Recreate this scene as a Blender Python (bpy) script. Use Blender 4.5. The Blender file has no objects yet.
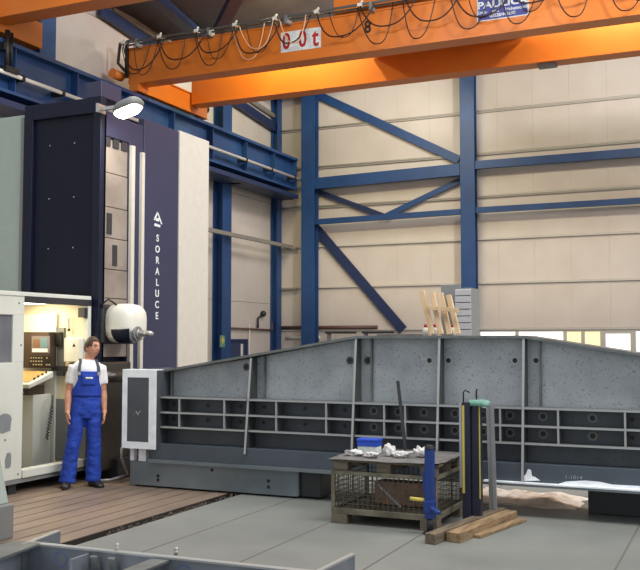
import bpy, bmesh, math, random
from mathutils import Vector, Matrix, noise
R = math.radians
PI = math.pi
S = bpy.context.scene
COL = S.collection
random.seed(4)

# ------------------------------------------------------------------ camera
F, CX, CY, PITCH, YAW, HC = 930.0, 320.0, 285.0, R(3.385), R(24.3), 1.72
cam = bpy.data.objects.new('camera', bpy.data.cameras.new('camera'))
COL.objects.link(cam)
cam.location = (0, 0, HC)
cam.rotation_euler = (PI/2 + PITCH, 0, YAW)
cam.data.sensor_fit = 'HORIZONTAL'
cam.data.sensor_width = 36.0
cam.data.lens = F/640.0*36.0
cam.data.clip_end = 200
S.camera = cam

# ------------------------------------------------------------------ light and exposure
S.view_settings.view_transform = 'Standard'
S.view_settings.look = 'None'
S.view_settings.gamma = 1.0
S.view_settings.use_curve_mapping = False
S.view_settings.exposure = 0.0
w = bpy.data.worlds.new('daylight'); S.world = w; w.use_nodes = True
bg = w.node_tree.nodes['Background']
bg.inputs[0].default_value = (0.93, 0.97, 1.0, 1); bg.inputs[1].default_value = 0.78

def area(name, loc, target, sx, sy, power, color=(1, .93, .82)):
    l = bpy.data.lights.new(name, 'AREA'); l.shape = 'RECTANGLE'; l.size = sx; l.size_y = sy
    l.energy = power; l.color = color
    o = bpy.data.objects.new(name, l); COL.objects.link(o); o.location = loc
    o.rotation_euler = (Vector(target)-Vector(loc)).to_track_quat('-Z', 'Y').to_euler()
    return o
WARM = (1, .96, .92)
area('fill_light', (4.5, 18.0, 9.9), (2.0, 27, 4.0), 5, 2.0, 440, (1, .98, .99))  # unseen area lights added to brighten walls, machine, girder and crane
area('fill_light', (-7.5, 23.2, 9.6), (-14, 23.4, 3.2), 3, 1.2, 270, (1, .97, .95))
area('fill_light', (-6.5, 11.5, 9.9), (-7.5, 13.5, 0), 6, 1.6, 380, WARM)
area('fill_light', (-1.0, 6.5, 9.9), (-2.5, 9.3, 0.8), 6, 1.6, 640, WARM)
area('fill_light', (5.5, 8.5, 8.0), (-8, 10.5, 2.4), 5, 3, 450, (1, .98, .95))
area('fill_light', (3.5, 12.0, 9.9), (0, 18.3, 8.3), 2, 1, 1200, (1, .98, .98))
area('high_bay_lamp', (-10.4, 19.7, 10.1), (-10.2, 20.6, 8.0), .2, .2, 150, (1, .93, .5))
area('high_bay_lamp', (-9.0, 19.7, 10.2), (-9.2, 20.6, 8.0), .2, .2, 160, (1, .93, .5))
area('high_bay_lamp', (-2.2, 19.7, 10.2), (-2.0, 20.6, 8.0), .5, .5, 270, (1, .93, .74))

# ------------------------------------------------------------------ pixel ray onto a real plane
FW = Vector((-math.sin(YAW)*math.cos(PITCH), math.cos(YAW)*math.cos(PITCH), math.sin(PITCH)))
RT = Vector((math.cos(YAW), math.sin(YAW), 0)); UP = RT.cross(FW); CAM = Vector((0, 0, HC))
def at(u, v, x=None, y=None, z=None):
    r = FW + RT*((u-CX)/F) - UP*((v-CY)/F)
    i, val = (0, x) if x is not None else ((1, y) if y is not None else (2, z))
    return CAM + r*((val-CAM[i])/r[i])

# ------------------------------------------------------------------ materials
def lin(c):
    f = lambda t: (t/255/12.92 if t/255 <= .04045 else ((t/255+.055)/1.055)**2.4)
    return (f(c[0]), f(c[1]), f(c[2]), 1)
MATS = {}
def mat(name, rgb, rough=.5, metal=0., rgb2=None, scale=8., lo=.35, hi=.65, bump=0., bscale=60., stretch=(1, 1, 1), spec=.5, detail=4., emit=None, es=1.):
    m = bpy.data.materials.new(name); m.use_nodes = True
    nt = m.node_tree; N = nt.nodes; L = nt.links; b = N['Principled BSDF']
    b.inputs['Base Color'].default_value = lin(rgb)
    b.inputs['Roughness'].default_value = rough; b.inputs['Metallic'].default_value = metal
    b.inputs['Specular IOR Level'].default_value = spec
    tc = N.new('ShaderNodeTexCoord'); mp = N.new('ShaderNodeMapping'); mp.inputs['Scale'].default_value = stretch
    L.new(tc.outputs['Object'], mp.inputs['Vector'])
    if rgb2 is None: rgb2 = tuple(max(0, c*.975) for c in rgb)
    n = N.new('ShaderNodeTexNoise'); n.inputs['Scale'].default_value = scale; n.inputs['Detail'].default_value = detail
    L.new(mp.outputs[0], n.inputs['Vector'])
    r = N.new('ShaderNodeValToRGB'); r.color_ramp.elements[0].position = lo; r.color_ramp.elements[1].position = hi
    r.color_ramp.elements[0].color = lin(rgb); r.color_ramp.elements[1].color = lin(rgb2)
    L.new(n.outputs['Fac'], r.inputs[0]); L.new(r.outputs[0], b.inputs['Base Color'])
    if bump:
        n2 = N.new('ShaderNodeTexNoise'); n2.inputs['Scale'].default_value = bscale; L.new(mp.outputs[0], n2.inputs['Vector'])
        bp = N.new('ShaderNodeBump'); bp.inputs['Strength'].default_value = bump; bp.inputs['Distance'].default_value = .01
        L.new(n2.outputs['Fac'], bp.inputs['Height']); L.new(bp.outputs[0], b.inputs['Normal'])
    if emit:
        b.inputs['Emission Color'].default_value = lin(emit); b.inputs['Emission Strength'].default_value = es
    MATS[name] = m
    return m
M_wall = mat('wall_panel_beige', (202, 192, 182), .6, rgb2=(196, 185, 174), scale=1.2)
M_lip = mat('wall_lip', (190, 184, 174), .5)
M_roof = mat('roof_sheet', (78, 78, 80), .7, rgb2=(66, 66, 68), scale=2)
M_conc = mat('concrete_floor', (126, 129, 125), .55, rgb2=(112, 115, 112), scale=1.3, lo=.3, hi=.7, bump=.15, bscale=40, detail=8)
M_joint = mat('floor_joint', (100, 98, 92), .9)
M_slot = mat('cast_iron_plate', (154, 134, 117), .42, .25, rgb2=(130, 114, 102), scale=3, stretch=(1, .35, 1), detail=8)
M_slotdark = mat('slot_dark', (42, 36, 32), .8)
M_swarf = mat('swarf', (96, 84, 70), .6, .3, rgb2=(50, 44, 38), scale=60)
M_blue = mat('blue_steel_paint', (33, 70, 120), .45, rgb2=(29, 63, 110), scale=2)
M_navybeam = mat('dark_blue_paint', (28, 44, 82), .5)
M_grail = mat('galvanised_rail', (150, 144, 134), .5, .3)
M_white = mat('white_paint', (226, 224, 214), .4, rgb2=(214, 212, 200), scale=3)
M_busbar = mat('busbar', (222, 214, 206), .4)
M_orange = mat('crane_orange', (214, 120, 40), .42, rgb2=(206, 112, 36), scale=1.2)
M_black = mat('black_rubber', (26, 24, 24), .5)
M_cable = mat('brown_cable', (50, 30, 24), .5)
M_cream = mat('cream_cable', (222, 170, 130), .5)
M_red = mat('sign_red', (176, 30, 40), .5)
M_signblue = mat('sign_blue', (48, 58, 140), .4)
M_navy = mat('machine_navy', (12, 19, 42), .5, spec=.3, rgb2=(11, 17, 38), scale=2)
M_navy_lit = mat('machine_navy_lit', (48, 51, 78), .38, rgb2=(44, 47, 73), scale=1.2)  # machine navy made lighter, light on the side face put into the colour
M_cream_panel = mat('machine_cream', (200, 195, 184), .5)
M_greengrey = mat('machine_grey_green', (158, 170, 162), .5)
M_bellow = mat('bellows_beige', (156, 146, 136), .42, .2, rgb2=(132, 122, 112), scale=2.5)
M_stain = mat('dark_stainless', (88, 82, 76), .34, .55, rgb2=(70, 66, 62), scale=2)
M_dark = mat('dark_grey', (44, 44, 48), .5)
M_mid = mat('mid_grey', (120, 122, 122), .5)
M_steel = mat('bright_steel', (190, 188, 184), .3, .8)
M_cab = mat('cabin_white', (208, 211, 203), .45, rgb2=(198, 199, 188), scale=2.5, lo=.45, hi=.75)
M_cabin_in = mat('cabin_cream', (228, 216, 186), .55)
M_patch = mat('grey_primer', (126, 132, 134), .6)
M_glass = mat('dark_window', (118, 118, 122), .15, rgb2=(92, 96, 104), scale=2)
M_brown = mat('console_brown', (72, 58, 50), .45)
M_key = mat('console_keys', (196, 180, 150), .5)
M_tan = mat('keypad_tan', (190, 152, 96), .5, rgb2=(158, 120, 70), scale=40)
M_screen = mat('lit_screen', (120, 112, 114), .3, emit=(130, 125, 132), es=.12)
M_scr1 = mat('screen_orange', (120, 90, 66), .3, emit=(150, 105, 70), es=.05)
M_scr2 = mat('screen_teal', (104, 132, 142), .3, emit=(120, 160, 172), es=.08)
M_scr3 = mat('screen_white', (220, 220, 215), .3, emit=(225, 225, 220), es=.3)
# girder steels
def mill_scale(name, a, b_, c_, rough):
    m = mat(name, a, rough, .35, rgb2=b_, scale=3, lo=.3, hi=.72, detail=10)
    nt = m.node_tree; N = nt.nodes; L = nt.links; bs = N['Principled BSDF']
    ramp = bs.inputs['Base Color'].links[0].from_socket
    n = N.new('ShaderNodeTexNoise'); n.inputs['Scale'].default_value = 46; n.inputs['Detail'].default_value = 4
    tc = [q for q in N if q.type == 'TEX_COORD'][0]; L.new(tc.outputs['Object'], n.inputs['Vector'])
    r = N.new('ShaderNodeValToRGB'); r.color_ramp.elements[0].position = .58; r.color_ramp.elements[1].position = .72
    L.new(n.outputs['Fac'], r.inputs[0])
    mx = N.new('ShaderNodeMix'); mx.data_type = 'RGBA'
    L.new(r.outputs[0], mx.inputs[0]); L.new(ramp, mx.inputs[6]); mx.inputs[7].default_value = lin(c_)
    L.new(mx.outputs[2], bs.inputs['Base Color'])
    return m
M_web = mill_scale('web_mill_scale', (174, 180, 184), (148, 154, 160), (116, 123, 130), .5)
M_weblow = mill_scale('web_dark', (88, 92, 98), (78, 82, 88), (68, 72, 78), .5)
M_band = mat('dark_primer_band', (80, 90, 100), .45, .2, rgb2=(72, 80, 90), scale=2)
M_rib_shade = mat('rib_steel_shade', (84, 86, 86), .5, .3, rgb2=(70, 72, 72), scale=5)  # rib steel darkened, shade on the stiffener faces put into the colour
M_rib = mat('rib_steel', (118, 122, 122), .45, .4, rgb2=(98, 102, 102), scale=5)
M_edge = mat('ground_edge', (170, 173, 174), .4, .4)
M_beam = mat('support_beam_steel', (124, 134, 140), .38, .35, rgb2=(106, 116, 122), scale=2)
M_chalk = mat('chalk', (222, 224, 222), .8)
M_whitepaint = mat('masked_white', (242, 246, 250), .6, rgb2=(226, 232, 238), scale=9)
M_wood = mat('timber', (154, 129, 97), .7, rgb2=(118, 96, 70), scale=5, stretch=(6, .6, 6), detail=6)
M_woodgrey = mat('weathered_timber', (116, 102, 84), .75, rgb2=(88, 78, 64), scale=5, stretch=(6, .6, 6), detail=6)
M_pine = mat('pale_pine', (208, 182, 148), .7, rgb2=(186, 158, 122), scale=4, stretch=(3, 3, .4))
M_cagewood = mat('cage_wood', (118, 106, 92), .75, rgb2=(92, 82, 70), scale=6, stretch=(.6, 4, 4))
M_cage = mat('cage_frame_olive', (126, 121, 102), .55, .2, rgb2=(92, 86, 72), scale=8)
M_wire = mat('cage_wire', (82, 80, 70), .5, .4)
M_sheet = mat('top_board', (118, 116, 114), .5, rgb2=(96, 94, 93), scale=5)
M_jack = mat('jack_blue', (24, 56, 128), .4)
M_yellow = mat('yellow_paint', (200, 180, 84), .5)
M_postnavy = mat('post_navy', (30, 32, 52), .42)
M_teal = mat('teal_cloth', (104, 148, 134), .7)
M_alu = mat('aluminium', (172, 174, 178), .4, .6)
M_paper = mat('white_paper', (226, 228, 226), .8, rgb2=(196, 206, 206), scale=25)
M_cloth = mat('rag_white', (224, 222, 220), .85, rgb2=(168, 166, 168), scale=22)
M_boxblue = mat('box_blue', (34, 74, 190), .5)
M_fframe = mat('grey_steel_frame', (122, 128, 136), .5, .15, rgb2=(102, 108, 118), scale=3)
M_chalkblue = mat('blue_chalk', (92, 110, 170), .8)
M_skin = mat('skin', (206, 152, 126), .55, rgb2=(196, 138, 112), scale=18)
M_hair = mat('hair', (74, 52, 36), .6, rgb2=(54, 38, 26), scale=40)
M_shirt = mat('white_cotton', (232, 232, 234), .8)
M_overall = mat('royal_blue_cotton', (26, 66, 172), .75, rgb2=(21, 54, 148), scale=9)
M_strap = mat('strap_grey', (66, 70, 84), .7)
M_shoe = mat('black_shoe', (28, 28, 32), .45)
M_eyewhite = mat('eye_white', (158, 132, 120), .5)
M_eye = mat('eye_dark', (40, 28, 24), .3)
M_lip_skin = mat('lips', (170, 96, 84), .5)
M_lampglow = mat('lamp_glow', (255, 250, 235), .3, emit=(255, 246, 225), es=14)
M_winwhite = mat('bright_window', (250, 250, 245), .3, emit=(255, 252, 244), es=1.1)
M_winyellow = mat('bright_window_yellow', (246, 232, 180), .3, emit=(250, 234, 178), es=.75)
M_pipe_red = mat('pipe_brown', (92, 64, 56), .5)
M_door = mat('door_blue', (52, 62, 92), .45)
M_film = mat('crumpled_film', (244, 236, 224), .55, rgb2=(206, 180, 150), scale=7, lo=.4, hi=.75)

# ------------------------------------------------------------------ mesh builder
class MB:
    def __init__(s): s.bm = bmesh.new(); s.i = 0
    def box(s, a, b, mi=0):
        x0, y0, z0 = [min(p, q) for p, q in zip(a, b)]; x1, y1, z1 = [max(p, q) for p, q in zip(a, b)]
        v = [s.bm.verts.new(c) for c in ((x0,y0,z0),(x1,y0,z0),(x1,y1,z0),(x0,y1,z0),(x0,y0,z1),(x1,y0,z1),(x1,y1,z1),(x0,y1,z1))]
        for f in ((0,3,2,1),(4,5,6,7),(0,1,5,4),(1,2,6,5),(2,3,7,6),(3,0,4,7)):
            q = s.bm.faces.new([v[k] for k in f]); q.material_index = mi
        return s
    def beam(s, p, q, wx, wz, up=(0, 0, 1), mi=0, w2=None):
        """rectangular bar from p to q: wx across, wz along up"""
        p, q = Vector(p), Vector(q); t = (q-p).normalized(); up = Vector(up)
        a = t.cross(up)
        if a.length < 1e-4: a = t.cross(Vector((0, 1, 0)))
        a.normalize(); b = a.cross(t).normalized()
        vs = []
        for c in (p, q):
            for sx, sz in ((-1,-1),(1,-1),(1,1),(-1,1)): vs.append(s.bm.verts.new(c+a*sx*wx/2+b*sz*wz/2))
        for f in ((3,2,1,0),(4,5,6,7),(0,1,5,4),(1,2,6,5),(2,3,7,6),(3,0,4,7)):
            s.bm.faces.new([vs[k] for k in f]).material_index = mi
        return s
    def prism(s, pts, d, mi=0):
        d = Vector(d); n = len(pts)
        a = [s.bm.verts.new(Vector(p)) for p in pts]; b = [s.bm.verts.new(Vector(p)+d) for p in pts]
        s.bm.faces.new(a[::-1]).material_index = mi; s.bm.faces.new(b).material_index = mi
        for k in range(n): s.bm.faces.new((a[k], a[(k+1) % n], b[(k+1) % n], b[k])).material_index = mi
        return s
    def tube(s, pts, r, n=8, caps=True, mi=0):
        pts = [Vector(p) for p in pts]
        rs = r if isinstance(r, (list, tuple)) else [r]*len(pts)
        rings = []; ref = None
        for k, p in enumerate(pts):
            t = (pts[min(k+1, len(pts)-1)]-pts[max(k-1, 0)]).normalized()
            if ref is None:
                ref = Vector((0, 0, 1)) if abs(t.z) < .9 else Vector((0, 1, 0))
            a = t.cross(ref).normalized(); b = a.cross(t).normalized(); ref = b
            rr = rs[k]; ra, rb = rr if isinstance(rr, (list, tuple)) else (rr, rr)
            rings.append([s.bm.verts.new(p+a*ra*math.cos(2*PI*j/n)+b*rb*math.sin(2*PI*j/n)) for j in range(n)])
        for A, B in zip(rings, rings[1:]):
            for j in range(n):
                f = s.bm.faces.new((A[j], A[(j+1) % n], B[(j+1) % n], B[j])); f.material_index = mi; f.smooth = True
        if caps:
            s.bm.faces.new(rings[0][::-1]).material_index = mi; s.bm.faces.new(rings[-1]).material_index = mi
        return s
    def rings(s, rs, n=24, caps=True, mi=0):
        """horizontal elliptical rings (cx, cy, z, rx, ry)"""
        R_ = [[s.bm.verts.new((c[0]+c[3]*math.cos(2*PI*j/n), c[1]+c[4]*math.sin(2*PI*j/n), c[2])) for j in range(n)] for c in rs]
        for A, B in zip(R_, R_[1:]):
            for j in range(n):
                f = s.bm.faces.new((A[j], A[(j+1) % n], B[(j+1) % n], B[j])); f.smooth = True; f.material_index = mi
        if caps: s.bm.faces.new(R_[0][::-1]); s.bm.faces.new(R_[-1])
        return s
    def ball(s, c, r, seg=16, mi=0):
        r = r if isinstance(r, (list, tuple)) else (r, r, r)
        g = bmesh.ops.create_uvsphere(s.bm, u_segments=seg, v_segments=max(6, seg//2), radius=1)
        for v in g['verts']: v.co = Vector((v.co.x*r[0]+c[0], v.co.y*r[1]+c[1], v.co.z*r[2]+c[2]))
        for v in g['verts']:
            for f in v.link_faces: f.smooth = True; f.material_index = mi
        return s
    def grid(s, nu, nv, fn, mi=0, smooth=True):
        V = [[s.bm.verts.new(fn(i/(nu-1), j/(nv-1))) for j in range(nv)] for i in range(nu)]
        for i in range(nu-1):
            for j in range(nv-1):
                f = s.bm.faces.new((V[i][j], V[i+1][j], V[i+1][j+1], V[i][j+1])); f.smooth = smooth; f.material_index = mi
        return s
    def build(s, name, m, parent=None, bevel=0, local=False, solid=0, subsurf=0):
        bmesh.ops.recalc_face_normals(s.bm, faces=s.bm.faces[:])
        me = bpy.data.meshes.new(name)
        if parent is None and not local:
            xs = [v.co for v in s.bm.verts]
            lo = Vector([min(c[k] for c in xs) for k in range(3)]); hi = Vector([max(c[k] for c in xs) for k in range(3)])
            org = Vector(((lo.x+hi.x)/2, (lo.y+hi.y)/2, lo.z))
        elif parent is not None and not local: org = wloc(parent)
        else: org = Vector((0, 0, 0))
        if org.length: bmesh.ops.translate(s.bm, verts=s.bm.verts[:], vec=-org)
        s.bm.to_mesh(me); s.bm.free()
        o = bpy.data.objects.new(name, me); COL.objects.link(o)
        for mm in (m if isinstance(m, (list, tuple)) else [m]): me.materials.append(mm)
        if parent is not None: o.parent = parent
        elif not local: o.location = org
        if solid:
            md = o.modifiers.new('solid', 'SOLIDIFY'); md.thickness = solid; md.offset = 0
        if subsurf:
            md = o.modifiers.new('sub', 'SUBSURF'); md.levels = md.render_levels = subsurf
        if bevel:
            md = o.modifiers.new('bev', 'BEVEL'); md.width = bevel; md.segments = 2; md.limit_method = 'ANGLE'; md.angle_limit = R(40)
        return o
def wloc(o):
    v = Vector((0, 0, 0))
    while o is not None: v += o.location; o = o.parent
    return v
def tag(o, label, cat, group=None):
    o['label'] = label; o['category'] = cat
    if group: o['group'] = group
    return o
def thing(name, loc, label, cat, group=None):
    o = bpy.data.objects.new(name, None); COL.objects.link(o); o.location = loc
    o.empty_display_size = .1
    return tag(o, label, cat, group)
def struct(o): o['kind'] = 'structure'; return o
def copy_tree(o, parent=None):
    c = o.copy(); COL.objects.link(c)
    if parent is not None: c.parent = parent
    for ch in [q for q in bpy.data.objects if q.parent == o]: copy_tree(ch, c)
    return c
def bx(name, a, b, m, parent=None, bevel=0): return MB().box(a, b).build(name, m, parent, bevel)
def bake(o, voxel=None, smooth=0):
    """apply modifiers (and a voxel remesh) into the mesh"""
    if voxel:
        md = o.modifiers.new('rm', 'REMESH'); md.mode = 'VOXEL'; md.voxel_size = voxel; md.use_smooth_shade = True
    if smooth:
        md = o.modifiers.new('sm', 'SMOOTH'); md.factor = .5; md.iterations = smooth
    dg = bpy.context.evaluated_depsgraph_get(); dg.update()
    me = bpy.data.meshes.new_from_object(o.evaluated_get(dg))
    mats = [q for q in o.data.materials]
    o.modifiers.clear(); o.data = me
    if not me.materials:
        for q in mats: me.materials.append(q)
    for p in me.polygons: p.use_smooth = True
    return o
def text(name, s, size, m, parent, loc, rot, sx=1., depth=.002, bold=0.):
    cu = bpy.data.curves.new(name, 'FONT'); cu.body = s; cu.size = size; cu.extrude = depth; cu.offset = bold
    cu.align_x = 'CENTER'; cu.align_y = 'CENTER'
    o = bpy.data.objects.new(name, cu); COL.objects.link(o)
    dg = bpy.context.evaluated_depsgraph_get(); dg.update()
    me = bpy.data.meshes.new_from_object(o.evaluated_get(dg)); bpy.data.objects.remove(o)
    o = bpy.data.objects.new(name, me); COL.objects.link(o)
    me.materials.clear(); me.materials.append(m)
    o.parent = parent; o.location = Vector(loc)-wloc(parent); o.rotation_euler = rot; o.scale = (sx, 1, 1)
    return o
FACE_Y = (PI/2, 0, 0)          # writing that faces the camera side of the hall
FACE_X = (PI/2, 0, PI/2)       # writing on a face turned to +X

# ================================================================== SETTING
YB, XL = 27.5, -14.0
SLOT_EDGE = -5.30
mb = MB()
mb.box((SLOT_EDGE+.17, -3, -.3), (14, YB+3, 0))
mb.box((-16, -3, -.3), (SLOT_EDGE+.17, YB+3, -.12))
fl = struct(mb.build('floor', M_conc))
mb = MB()                                            # seams between the floor slabs
for x in (-4.47, -3.58, -2.62, -0.9, 1.0): mb.box((x-.009, 3, -.002), (x+.009, 16, .0015))
struct(mb.build('trim_5', M_joint))
mb = MB()                                            # slotted clamping floor
xs = SLOT_EDGE
first = True
while xs > -9.4:
    wdt = .205
    mb.box((xs-wdt, 4.2, -.1), (xs, 24, 0)); mb.box((xs-wdt-.022, 4.2, -.1), (xs-wdt, 24, -.045), 1)
    xs -= wdt+.022
tag(mb.build('clamping_floor', [M_slot, M_slotdark]), 'brown cast iron clamping floor with long parallel slots beneath the worker', 'floor plate')
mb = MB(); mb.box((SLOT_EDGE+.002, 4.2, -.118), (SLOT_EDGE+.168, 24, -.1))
mb.box((SLOT_EDGE+.0005, 4.2, -.1), (SLOT_EDGE+.012, 24, -.004))  # added dark strip on the plate side, stands in for the channel's shade
struct(mb.build('trim_6', M_slotdark))  # includes the added dark strip for the channel's shade
mb = MB()
for i in range(900):
    y = random.uniform(6.9, 9.7); x = SLOT_EDGE+random.uniform(.05, .15)
    a = random.uniform(0, PI); l = random.uniform(.01, .035)
    zq = -.09+random.uniform(0, .085); mb.beam((x, y, zq), (x+l*.5*math.cos(a), y+l*math.sin(a), zq+random.uniform(-.01, .02)), .012, .006)
o = tag(mb.build('metal_chips', M_swarf), 'curly metal chips lying in the dark channel beside the slotted floor', 'metal chips'); o['kind'] = 'stuff'

# back wall
LEDGE = [2.04, 3.42, 4.75, 6.03, 7.33, 8.63, 9.93, 11.4, 13]
mb = MB(); mb.box((XL-.3, YB+.06, 2.04), (12, YB+.25, 13)); mb.box((XL-.3, YB+.06, 0), (-7.12, YB+.25, 2.04)); mb.box((-7.12, YB+.06, 0), (12, YB+.25, .9))
PW = 1.065
for z0, z1 in zip([0]+LEDGE, LEDGE):
    x = XL
    while x < 12:
        x1 = x+PW
        if z0 == 0 and x1 > -7.12: mb.box((max(x, -7.12) if x < -7.12 else x+.004, YB, .0), (x1-.004, YB+.06, .9))
        if z0 == 0 and x < -7.12: mb.box((x+.004, YB, 0), (min(x1, -7.12)-.004, YB+.06, 2.03))
        if z0: mb.box((x+.0015, YB, z0+.01), (x1-.0015, YB+.06, z1-.006))
        x = x1
struct(mb.build('wall_back', M_wall))
mb = MB()
for z in LEDGE[:-2]:
    mb.prism([(XL, YB-.001, z+.05), (XL, YB-.07, z+.03), (XL, YB-.07, z-.02), (XL, YB-.001, z-.02)], (26, 0, 0))
struct(mb.build('trim_1', M_lip))
for i, z in enumerate((6.03, 7.33, 8.63)):
    struct(MB().tube([(XL+.1, YB-.06, z+.03), (12, YB-.06, z+.03)], .035, 8).build('trim_%d' % (i+2), M_lip))
# left wall
mb = MB(); mb.box((XL-.3, 2, 0), (XL-.06, YB, 11.5))
for y0, y1 in ((8.4, 12.2), (12.2, 16), (16, 19.8), (19.8, 23.6), (23.6, 27.48)):
    for z0, z1 in ((0, 2.9), (2.9, 6.2), (6.2, 9.5), (9.5, 11.5)): mb.box((XL-.06, y0+.006, z0+.006), (XL, y1-.006, z1-.006))
struct(mb.build('wall_left', M_wall))
# ceiling rising to the right
def zc(x): return 9.85+.12*(x-XL)
mb = MB(); mb.prism([(XL-.3, 9, zc(XL)), (12, 9, zc(12)), (12, 9, zc(12)+.15), (XL-.3, 9, zc(XL)+.15)], (0, YB-9+.3, 0))
struct(mb.build('ceiling', M_roof))

# windows in the back wall, low on the right
edges = [at(u, 332, y=YB).x for u in (478, 517, 565, 583, 602, 634)] + [-1.2, .2, 1.6]
for i, (x0, x1) in enumerate(zip(edges, edges[1:])):
    fr = MB()
    t = .05 if i not in (4,) else .1
    fr.box((x0, YB-.02, .9), (x0+t, YB+.1, 2.03)).box((x1-t, YB-.02, .9), (x1, YB+.1, 2.03)).box((x0+t, YB-.02, .9), (x1-t, YB+.1, .9+t)).box((x0+t, YB-.02, 2.03-t*1.3), (x1-t, YB+.1, 2.03))
    f = struct(fr.build('window_%d' % (i+1), M_lip))
    MB().box((x0+t, YB+.03, .9+t), (x1-t, YB+.05, 2.03-t*1.3)).build('pane', M_winyellow if i in (2, 3) else M_winwhite, f)

# ================================================================== STEEL OF THE BUILDING
def hcol(name, x, y, z1, wx, wy, m, label, flange='x', group=None):
    """H column; flange='x': flanges face +-X; 'y': flanges face +-Y"""
    mb = MB(); t = .03
    if flange == 'x':
        mb.box((x-wx/2, y-wy/2, 0), (x-wx/2+t, y+wy/2, z1)).box((x+wx/2-t, y-wy/2, 0), (x+wx/2, y+wy/2, z1)).box((x-wx/2+t, y-.012, 0), (x+wx/2-t, y+.012, z1))
    else:
        mb.box((x-wx/2, y-wy/2, 0), (x+wx/2, y-wy/2+t, z1)).box((x-wx/2, y+wy/2-t, 0), (x+wx/2, y+wy/2, z1)).box((x-.012, y-wy/2+t, 0), (x+.012, y+wy/2-t, z1))
    mb.box((x-wx/2-.05, y-wy/2-.05, 0), (x+wx/2+.05, y+wy/2+.05, .03))
    return tag(mb.build(name, m), label, 'column', group)
c218 = hcol('steel_column', -13.82, 23.62, zc(-13.8)-.01, .34, .5, M_blue, 'blue steel column on the left wall beside the tall cream machine panel')
hcol('steel_column', -13.84, 27.16, zc(-13.8)-.01, .24, .3, M_blue, 'slim blue steel column in the corner where the two walls meet')
hcol('steel_column', -13.82, 15.78, zc(-13.8)-.01, .34, .5, M_blue, 'blue steel column seen above the crane runway under the nearest orange beam')
hcol('steel_column', at(307.7, 250, y=YB-.51).x, YB-.34, zc(-12.8)-.01, .46, .34, M_blue, 'blue steel column left of the diagonal bracing on the back wall', 'y')
hcol('steel_column', at(468, 250, y=YB-.47).x, YB-.32, zc(-7.5)-.01, .44, .3, M_blue, 'tall blue steel column right of the diagonal bracing behind the pale boards', 'y')
YC = YB-.34
def bar(name, p, q, wx, wz, label, cat='beam', m=None, up=(0, 0, 1)):
    return tag(MB().beam(p, q, wx, wz, up).build(name, m or M_blue), label, cat)
bar('steel_beam', (-12.6, YC, 6.76), (-7.6, YC, 6.86), .2, .36, 'thick blue horizontal beam between the two blue columns of the back wall')
bar('steel_beam', (-12.6, YC, 5.52), (-7.6, YC, 5.58), .14, .17, 'thin blue horizontal beam under the V shaped bracing')
bar('steel_beam', (-7.26, YC, 6.96), (9, YC, 6.96), .16, .24, 'upper blue rail running right from the tall column along the back wall')
bar('steel_beam', (-7.26, YC, 5.6), (9, YC, 5.6), .12, .17, 'lower blue rail running right from the tall column along the back wall')
YD = YC+.245
def diag(u0, v0, u1, v1, w_, label, yy=YD, m=None):
    p, q = at(u0, v0, y=yy), at(u1, v1, y=yy)
    return bar('steel_brace', p, q, .07, w_, label, 'brace', m, up=(0, 1, 0) if False else (q-p).cross(Vector((0, 1, 0))))
diag(318, 95, 459, 160, .26, 'long blue diagonal brace rising left under the yellow crane girder')
diag(315, 190.5, 384, 216, .16, 'left arm of the blue V shaped bracing', m=M_navybeam)
diag(386, 216, 460, 180.5, .17, 'right arm of the blue V shaped bracing')
diag(314, 226, 403, 330, .30, 'dark blue diagonal brace running down towards the pale boards', m=M_navybeam)
# rails of the back wall in the narrow corner bay
for z, zz, l in ((4.72, 0, 'grey rail on the back wall crossing the corner bay below the runway end'), (3.4, 0, 'lower grey rail on the back wall in the corner bay')):
    bar('wall_rail', (-13.9, YB-.16, z), (-13.15, YB-.16, z), .06, .06, l, 'rail', M_grail)
# roof bracing
p, q = at(100, 10, x=-13.85), at(277, 129, x=-13.85)
bar('wall_brace', p, q, .1, .28, 'dark navy brace sloping down the left wall behind the crane', 'brace', M_navybeam, up=(q-p).cross(Vector((1, 0, 0))))
p, q = at(114, 8, x=-13.9), at(283, 122, x=-13.9)
bar('wall_brace', p, q, .06, .14, 'thin grey pipe sloping beside the navy brace on the left wall', 'pipe', M_grail, up=(q-p).cross(Vector((1, 0, 0))))
def onroof(u, v, drop=.16):
    lo, hi = 5., 60.
    r = FW + RT*((u-CX)/F) - UP*((v-CY)/F)
    for _ in range(60):
        md = (lo+hi)/2; p = CAM+r*md
        if p.z > zc(p.x)-drop: hi = md
        else: lo = md
    return CAM+r*lo
p, q = onroof(146, -10), onroof(206, 42)
bar('roof_brace', p, q, .3, .2, 'wide dark blue roof brace above the left end of the crane', 'brace', M_navybeam)
p, q = onroof(240, -10, .4), onroof(212, 44, .4)
bar('roof_brace', p, q, .3, .2, 'dark blue roof brace crossing above the crane cables', 'brace', M_navybeam)
for i, y in enumerate((14.0, 26.0)):
    bar('roof_rafter', (XL+.02, y, zc(XL)-.2), (12, y, zc(12)-.2), .2, .36, ['dark blue rafter under the roof near the camera', 'dark blue rafter under the roof by the back wall'][i], 'rafter', M_navybeam)

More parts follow.
